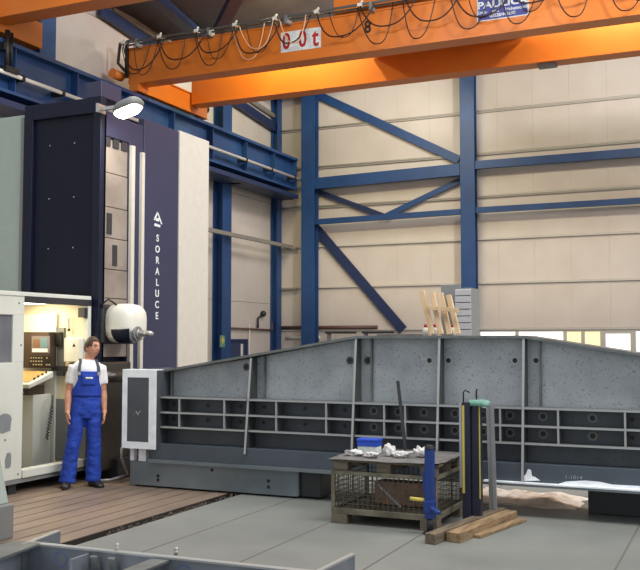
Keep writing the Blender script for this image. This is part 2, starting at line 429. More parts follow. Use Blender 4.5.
# crane runway along the left wall
XR = -13.2
rw = thing('crane_runway', (XR, 18, 6.3), 'long blue crane runway girder along the left wall with a pale busbar', 'crane runway')
mb = MB()
mb.box((XR-.22, 8, 7.52), (XR+.22, 27.0, 7.6)).box((XR-.02, 8, 6.62), (XR+.02, 27.0, 7.52)).box((XR-.22, 8, 6.56), (XR+.22, 27.0, 6.62))
mb.build('girder', M_blue, rw)
for y in (10.2, 12.2, 14.1, 16.0, 17.9, 19.8, 21.7, 23.62, 25.4, 26.95): bx('web_stiffener', (XR-.2, y-.012, 6.62), (XR+.2, y+.012, 7.52), M_blue, rw)
MB().box((XR-.035, 8, 7.6), (XR+.035, 27.0, 7.66)).build('rail', M_dark, rw)
MB().box((XR-.5, 8, 6.3), (XR+.24, 27.0, 6.42)).box((XR-.5, 8, 6.42), (XR-.4, 27, 6.56)).build('lower_chord', M_navybeam, rw)
MB().tube([(XR+.28, 8, 6.92), (XR+.28, 27.2, 6.92)], .045, 8).build('busbar', M_busbar, rw)
for y in (11, 14.2, 15.4, 18.2, 20.8, 23.4, 25.0, 26.6): bx('busbar_clip', (XR+.02, y-.04, 6.86), (XR+.33, y+.04, 6.98), M_black, rw)
for y in (15.78, 23.62, 27.02):
    MB().box((XL+.36, y-.12, 6.4), (XR-.02, y+.12, 6.3)).build('bracket', M_blue, rw)

# pipe on the left wall
dp = thing('cable_duct', (-13.55, 24, 4.9), 'grey cable duct running along the left wall past two blue columns', 'duct')
dq0, dq1 = at(205, 229, x=-13.42), at(298, 248.5, x=-13.42)
MB().beam(dq0, dq1, .1, .11).build('channel', M_grail, dp)
for y in (23.62, 27.0): MB().box((-13.66, y-.05, 4.76), (-13.4, y+.05, 4.84)).build('bracket', M_mid, dp)

# ---- things low on the left wall
px = XL+.07
q0, q1 = at(226, 328, x=px), at(272, 330, x=px)
pp = thing('wall_pipe', (px, q0.y, q0.z), 'thin dark pipe with a small valve on the left wall above the blue door', 'pipe')
MB().tube([q0, q1, q1+Vector((0, 0, .25))], .03, 8).build('pipe', M_pipe_red, pp)
v0 = at(258, 328, x=px)
MB().tube([v0, v0+Vector((0, 0, .3)), v0+Vector((0, .25, .42))], .035, 8).ball(v0+Vector((.02, .32, .46)), .1, 10).build('valve', M_dark, pp)
v0 = at(249.5, 324, x=px)
MB().tube([v0, (v0.x, v0.y, .3)], .018, 6).build('drop_pipe', M_white, pp)
d0, d1 = at(227, 339, x=XL), at(246.5, 339, x=XL)
dr = struct(MB().box((XL+.002, d0.y, 0), (XL+.05, d0.y+.12, d0.z)).box((XL+.002, d1.y-.12, 0), (XL+.05, d1.y, d0.z)).box((XL+.002, d0.y+.12, d0.z-.1), (XL+.05, d1.y-.12, d0.z)).build('door_1', M_navybeam))
MB().box((XL+.004, d0.y+.12, 0), (XL+.03, d1.y-.12, d0.z-.1)).build('door_leaf', M_door, dr)
yy = d0.y*.3+d1.y*.7
MB().box((XL+.03, yy-.06, .3), (XL+.045, yy+.06, d0.z-.15)).build('edge_strip', M_white, dr)
sg = at(222.5, 343, x=-13.64)
s_ = tag(MB().box((-13.65, sg.y-.14, sg.z-.12), (-13.635, sg.y+.14, sg.z+.22)).build('safety_sign', mat('sign_green', (90, 140, 120), .5)), 'small green safety sign on the blue column beside the blue door', 'sign')
MB().prism([(-13.632, sg.y, sg.z+.2), (-13.632, sg.y-.1, sg.z+.08), (-13.632, sg.y, sg.z-.04), (-13.632, sg.y+.1, sg.z+.08)], (.003, 0, 0)).build('symbol', M_yellow, s_)
# pipes low on the back wall
tag(MB().tube([(-13.9, YB-.09, 2.12), (-10.4, YB-.09, 2.12)], .06, 8).build('heating_pipe', M_pipe_red), 'dark brown pipe low along the back wall behind the left blue column', 'pipe')
tag(MB().tube([(-13.6, YB-.07, 1.8), (-12.4, YB-.07, 1.8)], .055, 8).build('heating_pipe', M_white), 'short white pipe below the brown pipe in the corner of the hall', 'pipe')
for i, u in enumerate((329, 366)):
    c = at(u, 333, y=26.9)
    t = thing('pipe_stand', (c.x, 26.9, 0), ['grey pipe stand at the back wall behind the first peak of the girder', 'grey pipe stand at the back wall near the dark diagonal brace'][i], 'stand')
    MB().box((c.x-.05, 26.85, 0), (c.x+.05, 26.95, 1.92)).box((c.x-.2, 26.7, 0), (c.x+.2, 27.1, .03)).build('post', M_mid, t)
    MB().box((c.x-.1, 26.8, 1.92), (c.x+.9, 27.0, 1.98)).build('arm', M_dark, t)
c0, c1 = at(380, 338, y=26.4), at(420, 338, y=26.4)
cb = thing('tool_cabinet', ((c0.x+c1.x)/2, 26.4, 0), 'low grey cabinet at the back wall left of the pale boards', 'cabinet')
bx('body', (c0.x, 26.1, 0), (c1.x, 26.7, 1.9), M_mid, cb, .01)
for k in range(2):
    xa = c0.x+.03+(c1.x-c0.x-.06)*k/2
    bx('door', (xa+.01, 26.07, .1), (xa+(c1.x-c0.x-.06)/2-.01, 26.1, 1.85), M_dark, cb)

# ================================================================== CRANE
def crane_girder(y0, parent, x0, name='girder', zt=8.78, wy=.46):
    mb = MB()
    mb.box((x0, y0+.015, 7.93), (11.5, y0+wy-.015, zt-.03)).box((x0, y0, 7.9), (11.5, y0+wy, 7.93)).box((x0, y0-.01, zt-.03), (11.5, y0+wy+.01, zt))
    return mb.build(name, M_orange, parent)
cr = thing('overhead_crane', (-1, 19.8, 7.6), 'orange double girder overhead crane with hanging cable loops and a capacity plate', 'crane')
crane_girder(18.3, cr, -13.36); crane_girder(20.6, cr, -13.02)
mb = MB().box((XR-.13, 18.31, 7.72), (XR+.13, 21.5, 8.2)).box((XR-.16, 18.31, 8.2), (XR+.16, 21.5, 8.24)).box((XR-.16, 18.31, 7.7), (XR+.16, 21.5, 7.72))
ec = mb.build('end_carriage', M_orange, cr, .01)
for y in (18.7, 21.2): MB().tube([(XR-.07, y, 7.81), (XR+.07, y, 7.81)], .15, 20).build('wheel', M_dark, ec)
for y in (21.58,): MB().tube([(XR, y-.09, 8.02), (XR, y+.09, 8.02)], .1, 12).build('buffer', M_black, ec)
# end frame with motor at the left end
mb = MB().box((-13.42, 18.24, 8.05), (-13.34, 18.3, 8.95)).tube([(-13.38, 18.2, 8.2), (-13.55, 18.15, 8.4), (-13.5, 18.15, 8.85), (-13.2, 18.15, 8.9)], .04, 8)
mb.build('cable_bracket', M_black, cr)
MB().tube([(-13.6, 18.0, 8.12), (-13.6, 18.35, 8.12)], .12, 14).build('travel_motor', M_orange, cr)
# cable track and trolleys
YT = 18.12
mb = MB().tube([(-13.5, YT, 8.86), (11, YT, 8.93)], .03, 8).tube([(-13.3, YT+.12, 8.83), (11, YT+.12, 8.9)], .025, 8)
for x in range(-13, 11, 2): mb.box((x-.03, YT-.03, 8.72), (x+.03, YT+.22, 8.9))
mb.build('cable_track', M_mid, cr)
def loop(xa, xb, sag, m, r=.022, y=YT-.03, lean=0.):
    za = 8.80+.003*(xa+13)
    pts = []
    for k in range(17):
        t = k/16; s = 1-(2*t-1)**2
        e = abs(2*t-1); prof = 1-e**2.6
        pts.append((xa+(xb-xa)*t+lean*s*.3, y-.02*s, za-sag*prof))
    MB().tube(pts, r, 6).build('festoon_cable', m, cr)
hx = [-13.36+1.02*k for k in range(20)]
rl = random.Random(8)
for k, x in enumerate(hx):
    MB().box((x-.05, YT-.05, 8.83), (x+.05, YT+.05, 8.90)).tube([(x, YT-.02, 8.9), (x+.07, YT-.04, 8.94)], .022, 6).build('cable_trolley', M_white if k % 2 == 0 or k < 6 else M_mid, cr)
    if k+1 < len(hx):
        loop(x+.02, x+(.9 if k == 4 else 1.25+rl.uniform(-.1, .15)), .55+rl.uniform(-.08, .12), M_cable, .017, YT-.05, rl.uniform(-.5, -.1))
        if k not in (4, 5): loop(x-.06, x+.72+rl.uniform(-.08, .1), .82+rl.uniform(-.1, .08), M_cable if k != 3 else M_cream, .013, YT-.0, rl.uniform(-.2, .3))
        if k % 3 != 1 and k != 6: loop(x+.3, x+1.0, .70+rl.uniform(-.1, .1), M_cable, .011, YT-.02, rl.uniform(-.3, .1))
    if k in (3, 4):
        loop(x+.15, x+(1.02 if k == 3 else .8), .6, M_cream, .013, YT-.09, .2)
# capacity plate, number and maker's plate
def on_face(u, v): return at(u, v, y=18.315)
a, b = on_face(281, 43), on_face(321, 37)
zc0 = on_face(301, 40).z
pl = bx('capacity_plate', (a.x, 18.306, zc0-.23), (b.x, 18.316, zc0+.23), M_paper, cr)
for u, ch, sz in ((286.6, '0', .5), (302.8, '0', .5), (315.5, 't', .58)):
    p = on_face(u, 40.5); text('capacity_figure', ch, sz, M_red, pl, (p.x, 18.305, zc0-.0), FACE_Y, .78, .002, .012)
p = on_face(368, 27.5); text('girder_number', '8', .38, M_black, cr, (p.x, 18.30, p.z), FACE_Y, .85, .003, .005)
a, b = on_face(478, 10), on_face(527.5, 2)
zt = on_face(500, 8.2).z
mp = bx('maker_plate', (a.x, 18.306, zt-.2), (b.x, 18.316, zt+.27), M_signblue, cr)
xm = (a.x+b.x)/2
text('plate_heading', 'PAULICK', .2, M_paper, mp, (xm, 18.3055, zt+.10), FACE_Y, 1.3, .002, .006)
for wd_, dx_ in (('Kran-', -.42), ('und', -.14), ('Hebetechnik', .30)): text('plate_word', wd_, .095, M_paper, mp, (xm+dx_, 18.3055, zt-.04), FACE_Y, 1.0, .002, .002)
text('plate_line', '03528/443690', .095, M_paper, mp, (xm, 18.3055, zt-.135), FACE_Y, .95, .002, .002)
MB().box((a.x-.02, 18.312, zt-.22), (b.x+.02, 18.3165, zt+.29)).build('plate_border', M_paper, mp)
# unseen trolley on top of the girders, shaped to shade the far one, and a small lamp under the far girder
tr = MB().box((-7.95, 18.35, 8.8), (-4.2, 21.0, 9.2)).box((-7.95, 18.85, 8.54), (-4.2, 20.56, 8.8)).tube([(-6.2, 19.0, 9.35), (-6.2, 20.4, 9.35)], .25, 16).build('unseen_shade_trolley', M_orange, cr)
p = at(548, 64, y=20.9)
MB().box((p.x-.2, 20.7, 7.83), (p.x+.2, 20.95, 7.9)).build('sensor_box', M_mid, cr)

c2 = thing('overhead_crane', (-1, 13.9, 7.6), 'nearer orange crane girder cut by the top left corner of the picture', 'crane')
crane_girder(13.42, c2, -13.0)
MB().box((XR-.16, 13.0, 7.74), (XR+.16, 14.9, 8.28)).build('end_carriage', M_orange, c2, .01)
p = at(7, 60, x=XR+.3)
MB().tube([(p.x, p.y, 7.76), (p.x, p.y, 7.0)], .05, 8).tube([(p.x, p.y+.12, 7.74), (p.x, p.y+.12, 7.05)], .03, 8).box((p.x-.1, p.y-.12, 6.93), (p.x+.1, p.y+.25, 7.03)).box((p.x-.15, p.y-.1, 7.35), (p.x+.02, p.y+.1, 7.5)).build('current_collector', M_black, c2)

# ================================================================== MILLING MACHINE
XF = -7.3
YF = 9.44
mm = thing('milling_machine', (-7.9, 10.7, 0), 'tall navy and cream column milling machine with a white milling head', 'machine')
bx('column_body', (-8.5, YF+.12, .25), (XF-.1, 12.04, 4.55), M_navy, mm)
# front frame with a recessed door
mb = MB()
zt_ = 4.80
mb.box((-8.54, YF, .3), (-8.40, YF+.12, zt_)).box((XF-.12, YF, .3), (XF, YF+.12, zt_)).box((-8.40, YF, zt_-.2), (XF-.12, YF+.12, zt_)).box((-8.40, YF, .3), (XF-.12, YF+.12, .5))
mb.build('front_frame', M_navy, mm, .008)
bx('front_door', (-8.40, YF+.05, .5), (XF-.12, YF+.11, zt_-.2), mat('navy_door', (9, 15, 34), .5, spec=.25), mm)
for zz in (2.9, 3.55, 4.25):
    for xx in (-8.15, -7.75): MB().ball((xx, YF+.05, zz), .010, 8).build('screw', M_steel, mm)
# cap above the front corner
MB().box((-7.55, YF-.0, 4.8), (XF+.0, 9.86, 5.0)).build('top_cap', M_navy_lit, mm, .006)
def zline(y): return 4.68
# side face panels (facing +X)
def side(name, y0, y1, z0, z1, m, dx=0., th=.08): return bx(name, (XF-.1, y0, z0), (XF+dx, y1, z1), m, mm, .006)
yr0, yr1 = at(101.5, 340, x=XF).y, at(127.5, 340, x=XF).y
yw0, yw1 = at(128, 340, x=XF).y, at(131.3, 340, x=XF).y
yv0, yv1 = at(138.4, 340, x=XF).y, at(141.2, 340, x=XF).y
yn1, yc1 = at(177, 340, x=XF).y, at(206.6, 340, x=XF).y
zr = at(114, 138, x=XF).z
side('side_panel', YF+.12, yr0, .25, 4.62, M_navy_lit)
side('side_panel', yr0, yr1, zr, 4.62, M_navy_lit)
side('side_panel', yr1, yv1+.02, .25, 4.62, M_navy_lit, -.012)
side('name_panel', yv1+.02, yn1, .25, 4.72, M_navy_lit)
side('cream_panel', yn1, yc1, .25, 4.73, M_cream_panel, .02)
rt_ = at(129, 145, x=XF).z
o = bx('guide_strip', (XF-.012, yw0, .3), (XF+.03, yw1, rt_), M_cream_panel, mm)
o = bx('guide_strip', (XF-.012, yv0, .3), (XF+.03, yv1, rt_-.05), M_cream_panel, mm)
# telescopic covers in the opening
zs = [1.5, 2.25, 2.62, 3.02, 3.42, 3.86, zr-.02]
for k in range(6):
    t = MB().box((XF-.09, yr0+.005, zs[k]+.006), (XF-.012-.004*k, yr1-.005, zs[k+1]-.004))
    c = t.build('telescopic_cover', M_bellow, mm, .004)
    if k in (2, 3): MB().box((XF-.03, (yr0+yr1)/2-.05-.12*(k-2), zs[k]+.05), (XF-.015, (yr0+yr1)/2+.05-.12*(k-2), zs[k+1]-.08)).build('cover_label', M_dark, c)
for k in range(3): bx('cover_bracket', (XF-.04, yr0+.03+k*.18, zr-.12), (XF-.012, yr0+.15+k*.18, zr-.005), M_dark, mm)
# lower guard below the ram
zg = at(115, 362, x=XF+.18).z
gy0, gy1 = at(101, 380, x=XF+.18).y, at(131, 380, x=XF+.18).y
gd = bx('ram_guard', (XF-.05, gy0, .12), (XF+.18, gy1, zg), M_stain, mm, .02)
MB().tube([(XF+.16, gy0+.05, zg-.18), (XF+.16, gy1-.02, zg-.18)], .07, 14).build('roller_cover', M_stain, gd)
bx('machine_bed', (-8.52, YF+.1, .01), (XF+.25, 12.4, .25), M_dark, mm, .01)
# writing
for k, ch in enumerate('SORALUCE'):
    p = at(157.0, 238.3+k*11.1, x=XF+.003)
    text('name_letter', ch, .135, M_paper, mm, (XF+.002, at(157.2, 270, x=XF).y, p.z), FACE_X, 1.0, .002, .0025)
p = at(157, 219, x=XF); yl = at(157.2, 270, x=XF).y
mb = MB()
def lp(dy, dz): return (XF+.001, yl+dy, p.z+dz)
mb.prism([lp(-.10, -.02), lp(-.02, .10), lp(.01, .10), lp(-.06, -.02)], (.003, 0, 0))
mb.prism([lp(-.02, .10), lp(.0, .10), lp(.11, -.06), lp(.075, -.06)], (.003, 0, 0))
mb.prism([lp(-.07, -.0), lp(.03, .02), lp(.03, -.03), lp(-.05, -.03)], (.003, 0, 0))
mb.prism([lp(-.09, -.10), lp(.06, -.11), lp(.06, -.075), lp(-.07, -.065)], (.003, 0, 0))
mb.build('maker_emblem', M_paper, mm)
# rail lines on the name panel scuffs
# ram and head
hy, hz = 9.75, 1.93
bx('ram', (XF-.06, hy-.26, hz-.26), (XF+.03, hy+.22, hz+.24), M_dark, mm, .03)
hd = MB()
prof = [(-.02, .17), (.0, .21), (.04, .238), (.14, .25), (.24, .248), (.31, .235), (.36, .20), (.385, .13), (.39, .0001)]
n = 28; RR = []
for xo, r in prof:
    ring = []
    for j in range(n):
        a = 2*PI*j/n; c, s = math.cos(a), math.sin(a)
        k = 1/(abs(c)**3.2+abs(s)**3.2)**(1/3.2)
        ring.append(hd.bm.verts.new((XF+.02+xo, hy+r*k*c*.95, hz+r*k*s)))
    RR.append(ring)
for A, B in zip(RR, RR[1:]):
    for j in range(n):
        f = hd.bm.faces.new((A[j], A[(j+1) % n], B[(j+1) % n], B[j])); f.smooth = True
hd.bm.faces.new(RR[0][::-1])
hd = hd.build('milling_head', M_white, mm)
# navy wedge on the lower front of the head
wd = MB()
def wfn(u, v):
    x = .13+.25*u
    half = (1-abs(2*u-1))**.85
    a = R(-163)+R(85)*v*(.12+.88*half)
    rr = .256 if x < .26 else .256-.02*(x-.26)/.07
    c, s = math.cos(a), math.sin(a); k = 1/(abs(c)**3.2+abs(s)**3.2)**(1/3.2)
    return (XF+.02+x, hy+rr*k*c*.95, hz+rr*k*s)
wd.grid(17, 13, wfn); wd.build('head_insert', M_navy, hd, solid=.01)
sx, sy_, sz_ = XF+.33, hy-.06, hz-.13
MB().tube([(sx, sy_, sz_), (sx+.06, sy_, sz_)], .115, 24).tube([(sx+.06, sy_, sz_), (sx+.10, sy_, sz_)], .09, 24).build('spindle_nose', M_mid, hd)
tl = MB().tube([(sx+.10, sy_, sz_), (sx+.13, sy_, sz_)], .06, 20).tube([(sx+.13, sy_, sz_), (sx+.27, sy_, sz_), (sx+.32, sy_, sz_)], [.04, .036, .02], 16)
tl.build('cutting_tool', M_steel, hd)
MB().tube([(XF-.02, hy-.2, hz+.1), (XF+.03, hy-.27, hz+.24), (XF+.1, hy-.24, hz+.3), (XF+.16, hy-.15, hz+.23)], .014, 8).build('head_hose', M_black, hd)
# floodlight on a bracket
lx = at(127, 106.5, x=XF+.40)
MB().beam((XF-.02, lx.y-.02, lx.z+.0), (XF+.28, lx.y-.02, lx.z+.0), .05, .04).box((XF-.0, lx.y-.1, lx.z-.05), (XF+.03, lx.y+.06, lx.z+.06)).build('lamp_bracket', M_steel, mm)
flh = MB()
def lring(k_, dz, sc_):
    return [flh.bm.verts.new((XF+.42+.17*sc_*math.copysign(abs(math.cos(a))**.6, math.cos(a)), lx.y+.15*sc_*math.copysign(abs(math.sin(a))**.6, math.sin(a)), lx.z+dz+.06*sc_*math.cos(a))) for a in [2*PI*q/20 for q in range(20)]]
RG = [lring(0, -.05, 1.0), lring(1, .0, 1.04), lring(2, .05, .85), lring(3, .08, .5)]
for A_, B_ in zip(RG, RG[1:]):
    for q in range(20): flh.bm.faces.new((A_[q], A_[(q+1) % 20], B_[(q+1) % 20], B_[q])).smooth = True
flh.bm.faces.new(RG[0][::-1]); flh.bm.faces.new(RG[-1])
flh = flh.build('floodlight', M_mid, mm)
ln_ = MB()
def lr2(dz, sc_): return [ln_.bm.verts.new((XF+.42+.16*sc_*math.copysign(abs(math.cos(a))**.6, math.cos(a)), lx.y+.14*sc_*math.copysign(abs(math.sin(a))**.6, math.sin(a)), lx.z+dz+.06*sc_*math.cos(a))) for a in [2*PI*q/20 for q in range(20)]]
RG = [lr2(-.051, 1.0), lr2(-.09, .8), lr2(-.11, .4)]
for A_, B_ in zip(RG, RG[1:]):
    for q in range(20): ln_.bm.faces.new((A_[q], A_[(q+1) % 20], B_[(q+1) % 20], B_[q])).smooth = True
ln_.bm.faces.new(RG[0][::-1]); ln_.bm.faces.new(RG[-1])
ln_.build('lens', M_lampglow, flh)
la = area('floodlight_beam', (XF+.44, lx.y, lx.z-.16), (XF+.05, lx.y-.05, lx.z-1.6), .25, .25, 13, (1, .93, .82))

# grey green electrical cabinet left of the column
sc = thing('electrical_cabinet', (-9.2, YF+.3, 0), 'tall grey green cabinet left of the navy machine column above the cabin', 'cabinet')
bx('cabinet_body', (-10.2, YF+.05, 0), (-8.56, YF+1.2, 4.7), M_greengrey, sc, .01)
MB().box((-8.62, YF+.03, .05), (-8.57, YF+.05, 4.66)).build('door_seal', M_mid, sc)

# ================================================================== OPERATOR CABIN
XC = -7.4
cabn = thing('operator_cabin', (-8.0, 8.6, 0), 'white open operator cabin with lit interior and control console', 'cabin')
ya, yb_, yc_ = 6.9, 8.24, 9.42
zb, zt2 = .17, 2.215
mb = MB().box((XC-.06, ya, zb), (XC, 7.56, zt2)).box((XC-.06, 7.56, zb), (XC, yb_, 1.47)).box((XC-.06, 7.56, 1.47), (XC, 7.66, 2.0)).box((XC-.06, 8.06, 1.47), (XC, yb_, 2.0)).box((XC-.06, 7.56, 2.0), (XC, yb_, zt2))
fp = mb.build('front_panel', M_cab, cabn, .006)
w_ = bx('side_window', (XC-.05, 7.66, 1.47), (XC-.02, 8.06, 2.0), M_glass, cabn)
bx('rear_panel', (-8.75, ya, zb), (-8.7, yc_, zt2), M_cabin_in, cabn)
bx('end_panel', (-8.7, ya, zb), (XC-.06, ya+.05, zt2), M_cab, cabn)
bx('inner_panel', (-8.7, yc_-.04, zb), (XC-.03, yc_, zt2), M_cabin_in, cabn)
bx('roof_panel', (-8.75, ya, zt2), (XC+.01, yc_, zt2+.05), M_cab, cabn, .006)
bx('floor_panel', (-8.75, ya, zb-.05), (XC, yc_, zb), M_mid, cabn)
bx('sill', (XC-.12, yb_, zb), (XC+.02, yc_, zb+.09), M_cab, cabn, .006)
bx('door_track', (XC-.08, yb_, zt2-.07), (XC+.015, yc_, zt2+.005), M_dark, cabn)
dpst = bx('door_post', (XC-.06, yc_-.06, zb), (XC+.01, yc_+.0, zt2), M_cab, cabn, .004)
bx('door_closer', (XC-.1, yc_-.12, 2.0), (XC-.0, yc_-.06, 2.12), M_dark, cabn)
for y in (7.2, 8.15, 9.2): MB().box((-8.3, y-.06, .0), (XC-.05, y+.06, zb-.05)).build('foot', M_dark, cabn)
# grey touched up patches on the front panel
def blob(yc0, zc0, ry, rz, seed, name='paint_patch'):
    rnd = random.Random(seed); pts = []
    for k in range(16):
        a = 2*PI*k/16; s = rnd.uniform(.82, 1.1)
        c_, s_ = math.cos(a), math.sin(a); kk = 1/(abs(c_)**4+abs(s_)**4)**.25
        pts.append((XC+.001, yc0+ry*s*kk*c_, zc0+rz*s*kk*s_))
    MB().prism(pts, (.0025, 0, 0)).build(name, M_patch, cabn)
p = at(6, 423, x=XC); blob(p.y-.05, p.z, .14, .105, 3)
p = at(8, 461, x=XC); blob(p.y, p.z, .045, .085, 5)
for u, v in ((19, 295+8), (21, 345), (5, 440), (18, 474), (23, 393)):
    p = at(u, v, x=XC); MB().ball((XC, p.y, p.z), .012, 8).build('screw', M_mid, cabn)
# interior equipment against the inner panel
YI = yc_-.04
def ip(u, v, dy=0.): return at(u, v, y=YI-dy)
ip0, ip1 = ip(28, 332, .12), ip(52.5, 368, .12)
cs = bx('console_screen_unit', (ip0.x, YI-.2, ip1.z), (ip1.x, YI-.05, ip0.z), M_brown, cabn, .008)
a, b = ip(32, 336, .2), ip(49.5, 353, .2)
scn = bx('screen', (a.x, YI-.204, b.z), (b.x, YI-.195, a.z), M_screen, cs)
W_, H_ = b.x-a.x, a.z-b.z
bx('screen_picture', (a.x+.1*W_, YI-.207, b.z+.3*H_), (a.x+.45*W_, YI-.204, b.z+.8*H_), M_scr1, cs)
bx('screen_picture', (a.x+.5*W_, YI-.207, b.z+.3*H_), (a.x+.9*W_, YI-.204, b.z+.9*H_), M_scr2, cs)
bx('screen_picture', (a.x+.05*W_, YI-.207, b.z+.05*H_), (a.x+.9*W_, YI-.204, b.z+.26*H_), M_scr3, cs)
a, b = ip(29.5, 356, .2), ip(51, 367, .2)
bx('key_field', (a.x, YI-.205, b.z), (b.x, YI-.198, a.z), M_black, cs)
mb = MB()
for r_ in range(3):
    for k in range(8):
        if random.random() < .75:
            xk = a.x+.02+(b.x-a.x-.05)*k/7; zk = b.z+.02+(a.z-b.z-.05)*r_/2
            mb.box((xk, YI-.209, zk), (xk+.02, YI-.204, zk+.016))
mb.build('keys', M_key, cs)
pw0, pw1 = ip(25, 332, .05), ip(54, 375, .05)
bx('console_column', (pw0.x-.03, YI-.05, zb), (pw1.x+.02, YI, 2.05), M_cab, cabn, .006)
# sloping desk with tan keypad
k0, k1 = ip(22, 371, .2), ip(54, 371, .2)
zdesk = k0.z
dk = MB().prism([(k0.x-.1, YI-.2, zdesk), (k0.x-.1, YI-.62, zdesk-.14), (k0.x-.1, YI-.62, zdesk-.19), (k0.x-.1, YI-.2, zdesk-.07)], (k1.x-k0.x+.09, 0, 0)).build('console_desk', M_cab, cabn, .006)
MB().prism([(k0.x-.06, YI-.22, zdesk+.002), (k0.x-.06, YI-.56, zdesk-.111), (k0.x-.06, YI-.56, zdesk-.119), (k0.x-.06, YI-.22, zdesk-.006)], (k1.x-k0.x-.02, 0, 0)).build('keypad', M_tan, dk)
for k in range(4): MB().ball((k1.x-.07, YI-.26-.07*k, zdesk-.005-.024*k), .016, 8).build('knob', M_dark, dk)
bx('desk_support', (k0.x-.08, YI-.5, zdesk-.28), (k1.x-.14, YI-.2, zdesk-.17), M_brown, cabn, .006)
pe0, pe1 = ip(20, 400, .3), ip(40, 400, .3)
bx('console_pedestal', (pe0.x-.1, YI-.42, zb), (pe1.x, YI-.1, zdesk-.28), M_cab, cabn, .006)
g0, g1 = ip(43, 398, .02), ip(86, 458, .02)
bx('lower_panel', (g0.x, YI-.03, zb+.06), (g1.x, YI, g0.z), M_mid, cabn, .004)
a, b = ip(67, 338, .08), ip(76, 362, .08)
ob = bx('switch_box', (a.x-.03, YI-.1, b.z), (b.x+.06, YI, a.z), M_white, cabn, .008)
ca_ = ip(74, 345, .1)
MB().prism([(ca_.x-.025, YI-.101, ca_.z-.02), (ca_.x+.025, YI-.101, ca_.z-.02), (ca_.x, YI-.101, ca_.z+.025)], (0, -.002, 0)).build('warning_triangle', M_black, ob)
a, b = ip(56, 332, .05), ip(62, 346, .05)
bx('handset', (a.x, YI-.08, b.z), (b.x, YI, a.z), M_black, cabn, .008)
a, b = ip(55, 330, .02), ip(64, 372, .02)
bx('cable_tray', (a.x-.01, YI-.03, b.z-.05), (b.x, YI, a.z+.03), M_mid, cabn)
a, b = ip(54, 366, .03), ip(76, 371, .03)
bx('dark_ledge', (a.x, YI-.08, b.z), (b.x+.08, YI, a.z), M_dark, cabn)
pts = []
p0, p1 = ip(55, 395, .06), ip(40, 440, .3)
for k in range(121):
    t = k/120
    base = Vector((p0.x+(p1.x+.04-p0.x)*min(1, t*2.2)**.6, YI-.1-.12*t, p0.z+(p1.z-p0.z)*t))
    pts.append(base+Vector((.016*math.cos(k*.75), .016*math.sin(k*.75), 0))*(1 if t > .25 else 0))
MB().tube(pts, .006, 6).build('coiled_cable', M_black, cabn)
# dried twig decoration hung on the cream wall
p = ip(33, 322, .02); mb = MB()
for dx, dz in ((-.06, -.03), (-.03, .05), (.02, .07), (.07, .04), (.05, -.04), (-.01, -.06), (.09, -.01)):
    mb.tube([(p.x, YI-.02, p.z), (p.x+dx*.6, YI-.03, p.z+dz*.5), (p.x+dx, YI-.02, p.z+dz)], .006, 5)
mb.build('twig', M_dark, cabn)
p = ip(69, 318, .04)
MB().tube([(p.x, YI-.04, p.z), (p.x, YI-.04, p.z-.1), (p.x+.01, YI-.05, p.z-.13)], .007, 6).ball((p.x+.01, YI-.05, p.z-.15), .02, 8).build('pull_cord', M_dark, cabn)
lampb = bx('cabin_lamp', (-8.2, 8.75, zt2-.05), (-7.75, 9.1, zt2-.02), M_lampglow, cabn)
area('cabin_light', (-7.98, 8.93, zt2-.07), (-7.98, 9.0, 0), .45, .35, 10, (1, .78, .40))

# ================================================================== STEEL GIRDER (work piece)
YG, YW = 9.15, 9.42
XE = [-6.28, -5.05, -3.77, -2.84, -1.97, -.64, .62]
ZTOP = [1.36, 1.545, 1.765, 1.765, 1.765, 1.545, 1.36]
gi = thing('steel_girder', (-2.8, 9.5, 0), 'long grey welded steel girder with sloping ends, stiffeners and bolt holes', 'girder')
def ztop(x):
    for (x0, z0), (x1, z1) in zip(zip(XE, ZTOP), zip(XE[1:], ZTOP[1:])):
        if x0-.2 <= x <= x1+.2 and (x <= x1 or x1 == XE[-1]): return z0+(z1-z0)*(x-x0)/(x1-x0)
    return ZTOP[0]
Z1, Z2, Z3, ZBAND, ZB = 1.05, .875, .705, .515, .335
# web plate (upper lighter, lower darker)
pts = [(XE[0], YW, Z1)]+[(x, YW, z-.025) for x, z in zip(XE, ZTOP)]+[(XE[-1], YW, Z1)]
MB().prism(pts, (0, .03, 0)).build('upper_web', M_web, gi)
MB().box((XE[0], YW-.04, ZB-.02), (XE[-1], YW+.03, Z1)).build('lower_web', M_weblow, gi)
# top flange in three lengths welded at the peaks
YT0 = YG+.13
mb = MB()
idx = [0, 2, 4, 6]
for i, j in zip(idx, idx[1:]):
    a, b = (XE[i], ZTOP[i]), (XE[j], ZTOP[j])
    mb.prism([(a[0], YT0, a[1]-.028), (b[0], YT0, b[1]-.028), (b[0], YT0, b[1]), (a[0], YT0, a[1])], (0, .56, 0))
mb.build('top_flange', M_rib, gi)
mb = MB()
for i, j in zip(idx, idx[1:]):
    a, b = (XE[i], ZTOP[i]), (XE[j], ZTOP[j])
    mb.prism([(a[0], YT0-.003, a[1]-.027), (b[0], YT0-.003, b[1]-.027), (b[0], YT0-.003, b[1]-.001), (a[0], YT0-.003, a[1]-.001)], (0, .0035, 0))
mb.build('flange_edge', M_rib, gi)
# rear web so the girder is a closed body
MB().prism([(XE[0], YW+.36, ZB)]+[(x, YW+.36, z-.03) for x, z in zip(XE, ZTOP)]+[(XE[-1], YW+.36, ZB)], (0, .03, 0)).build('rear_web', M_weblow, gi)
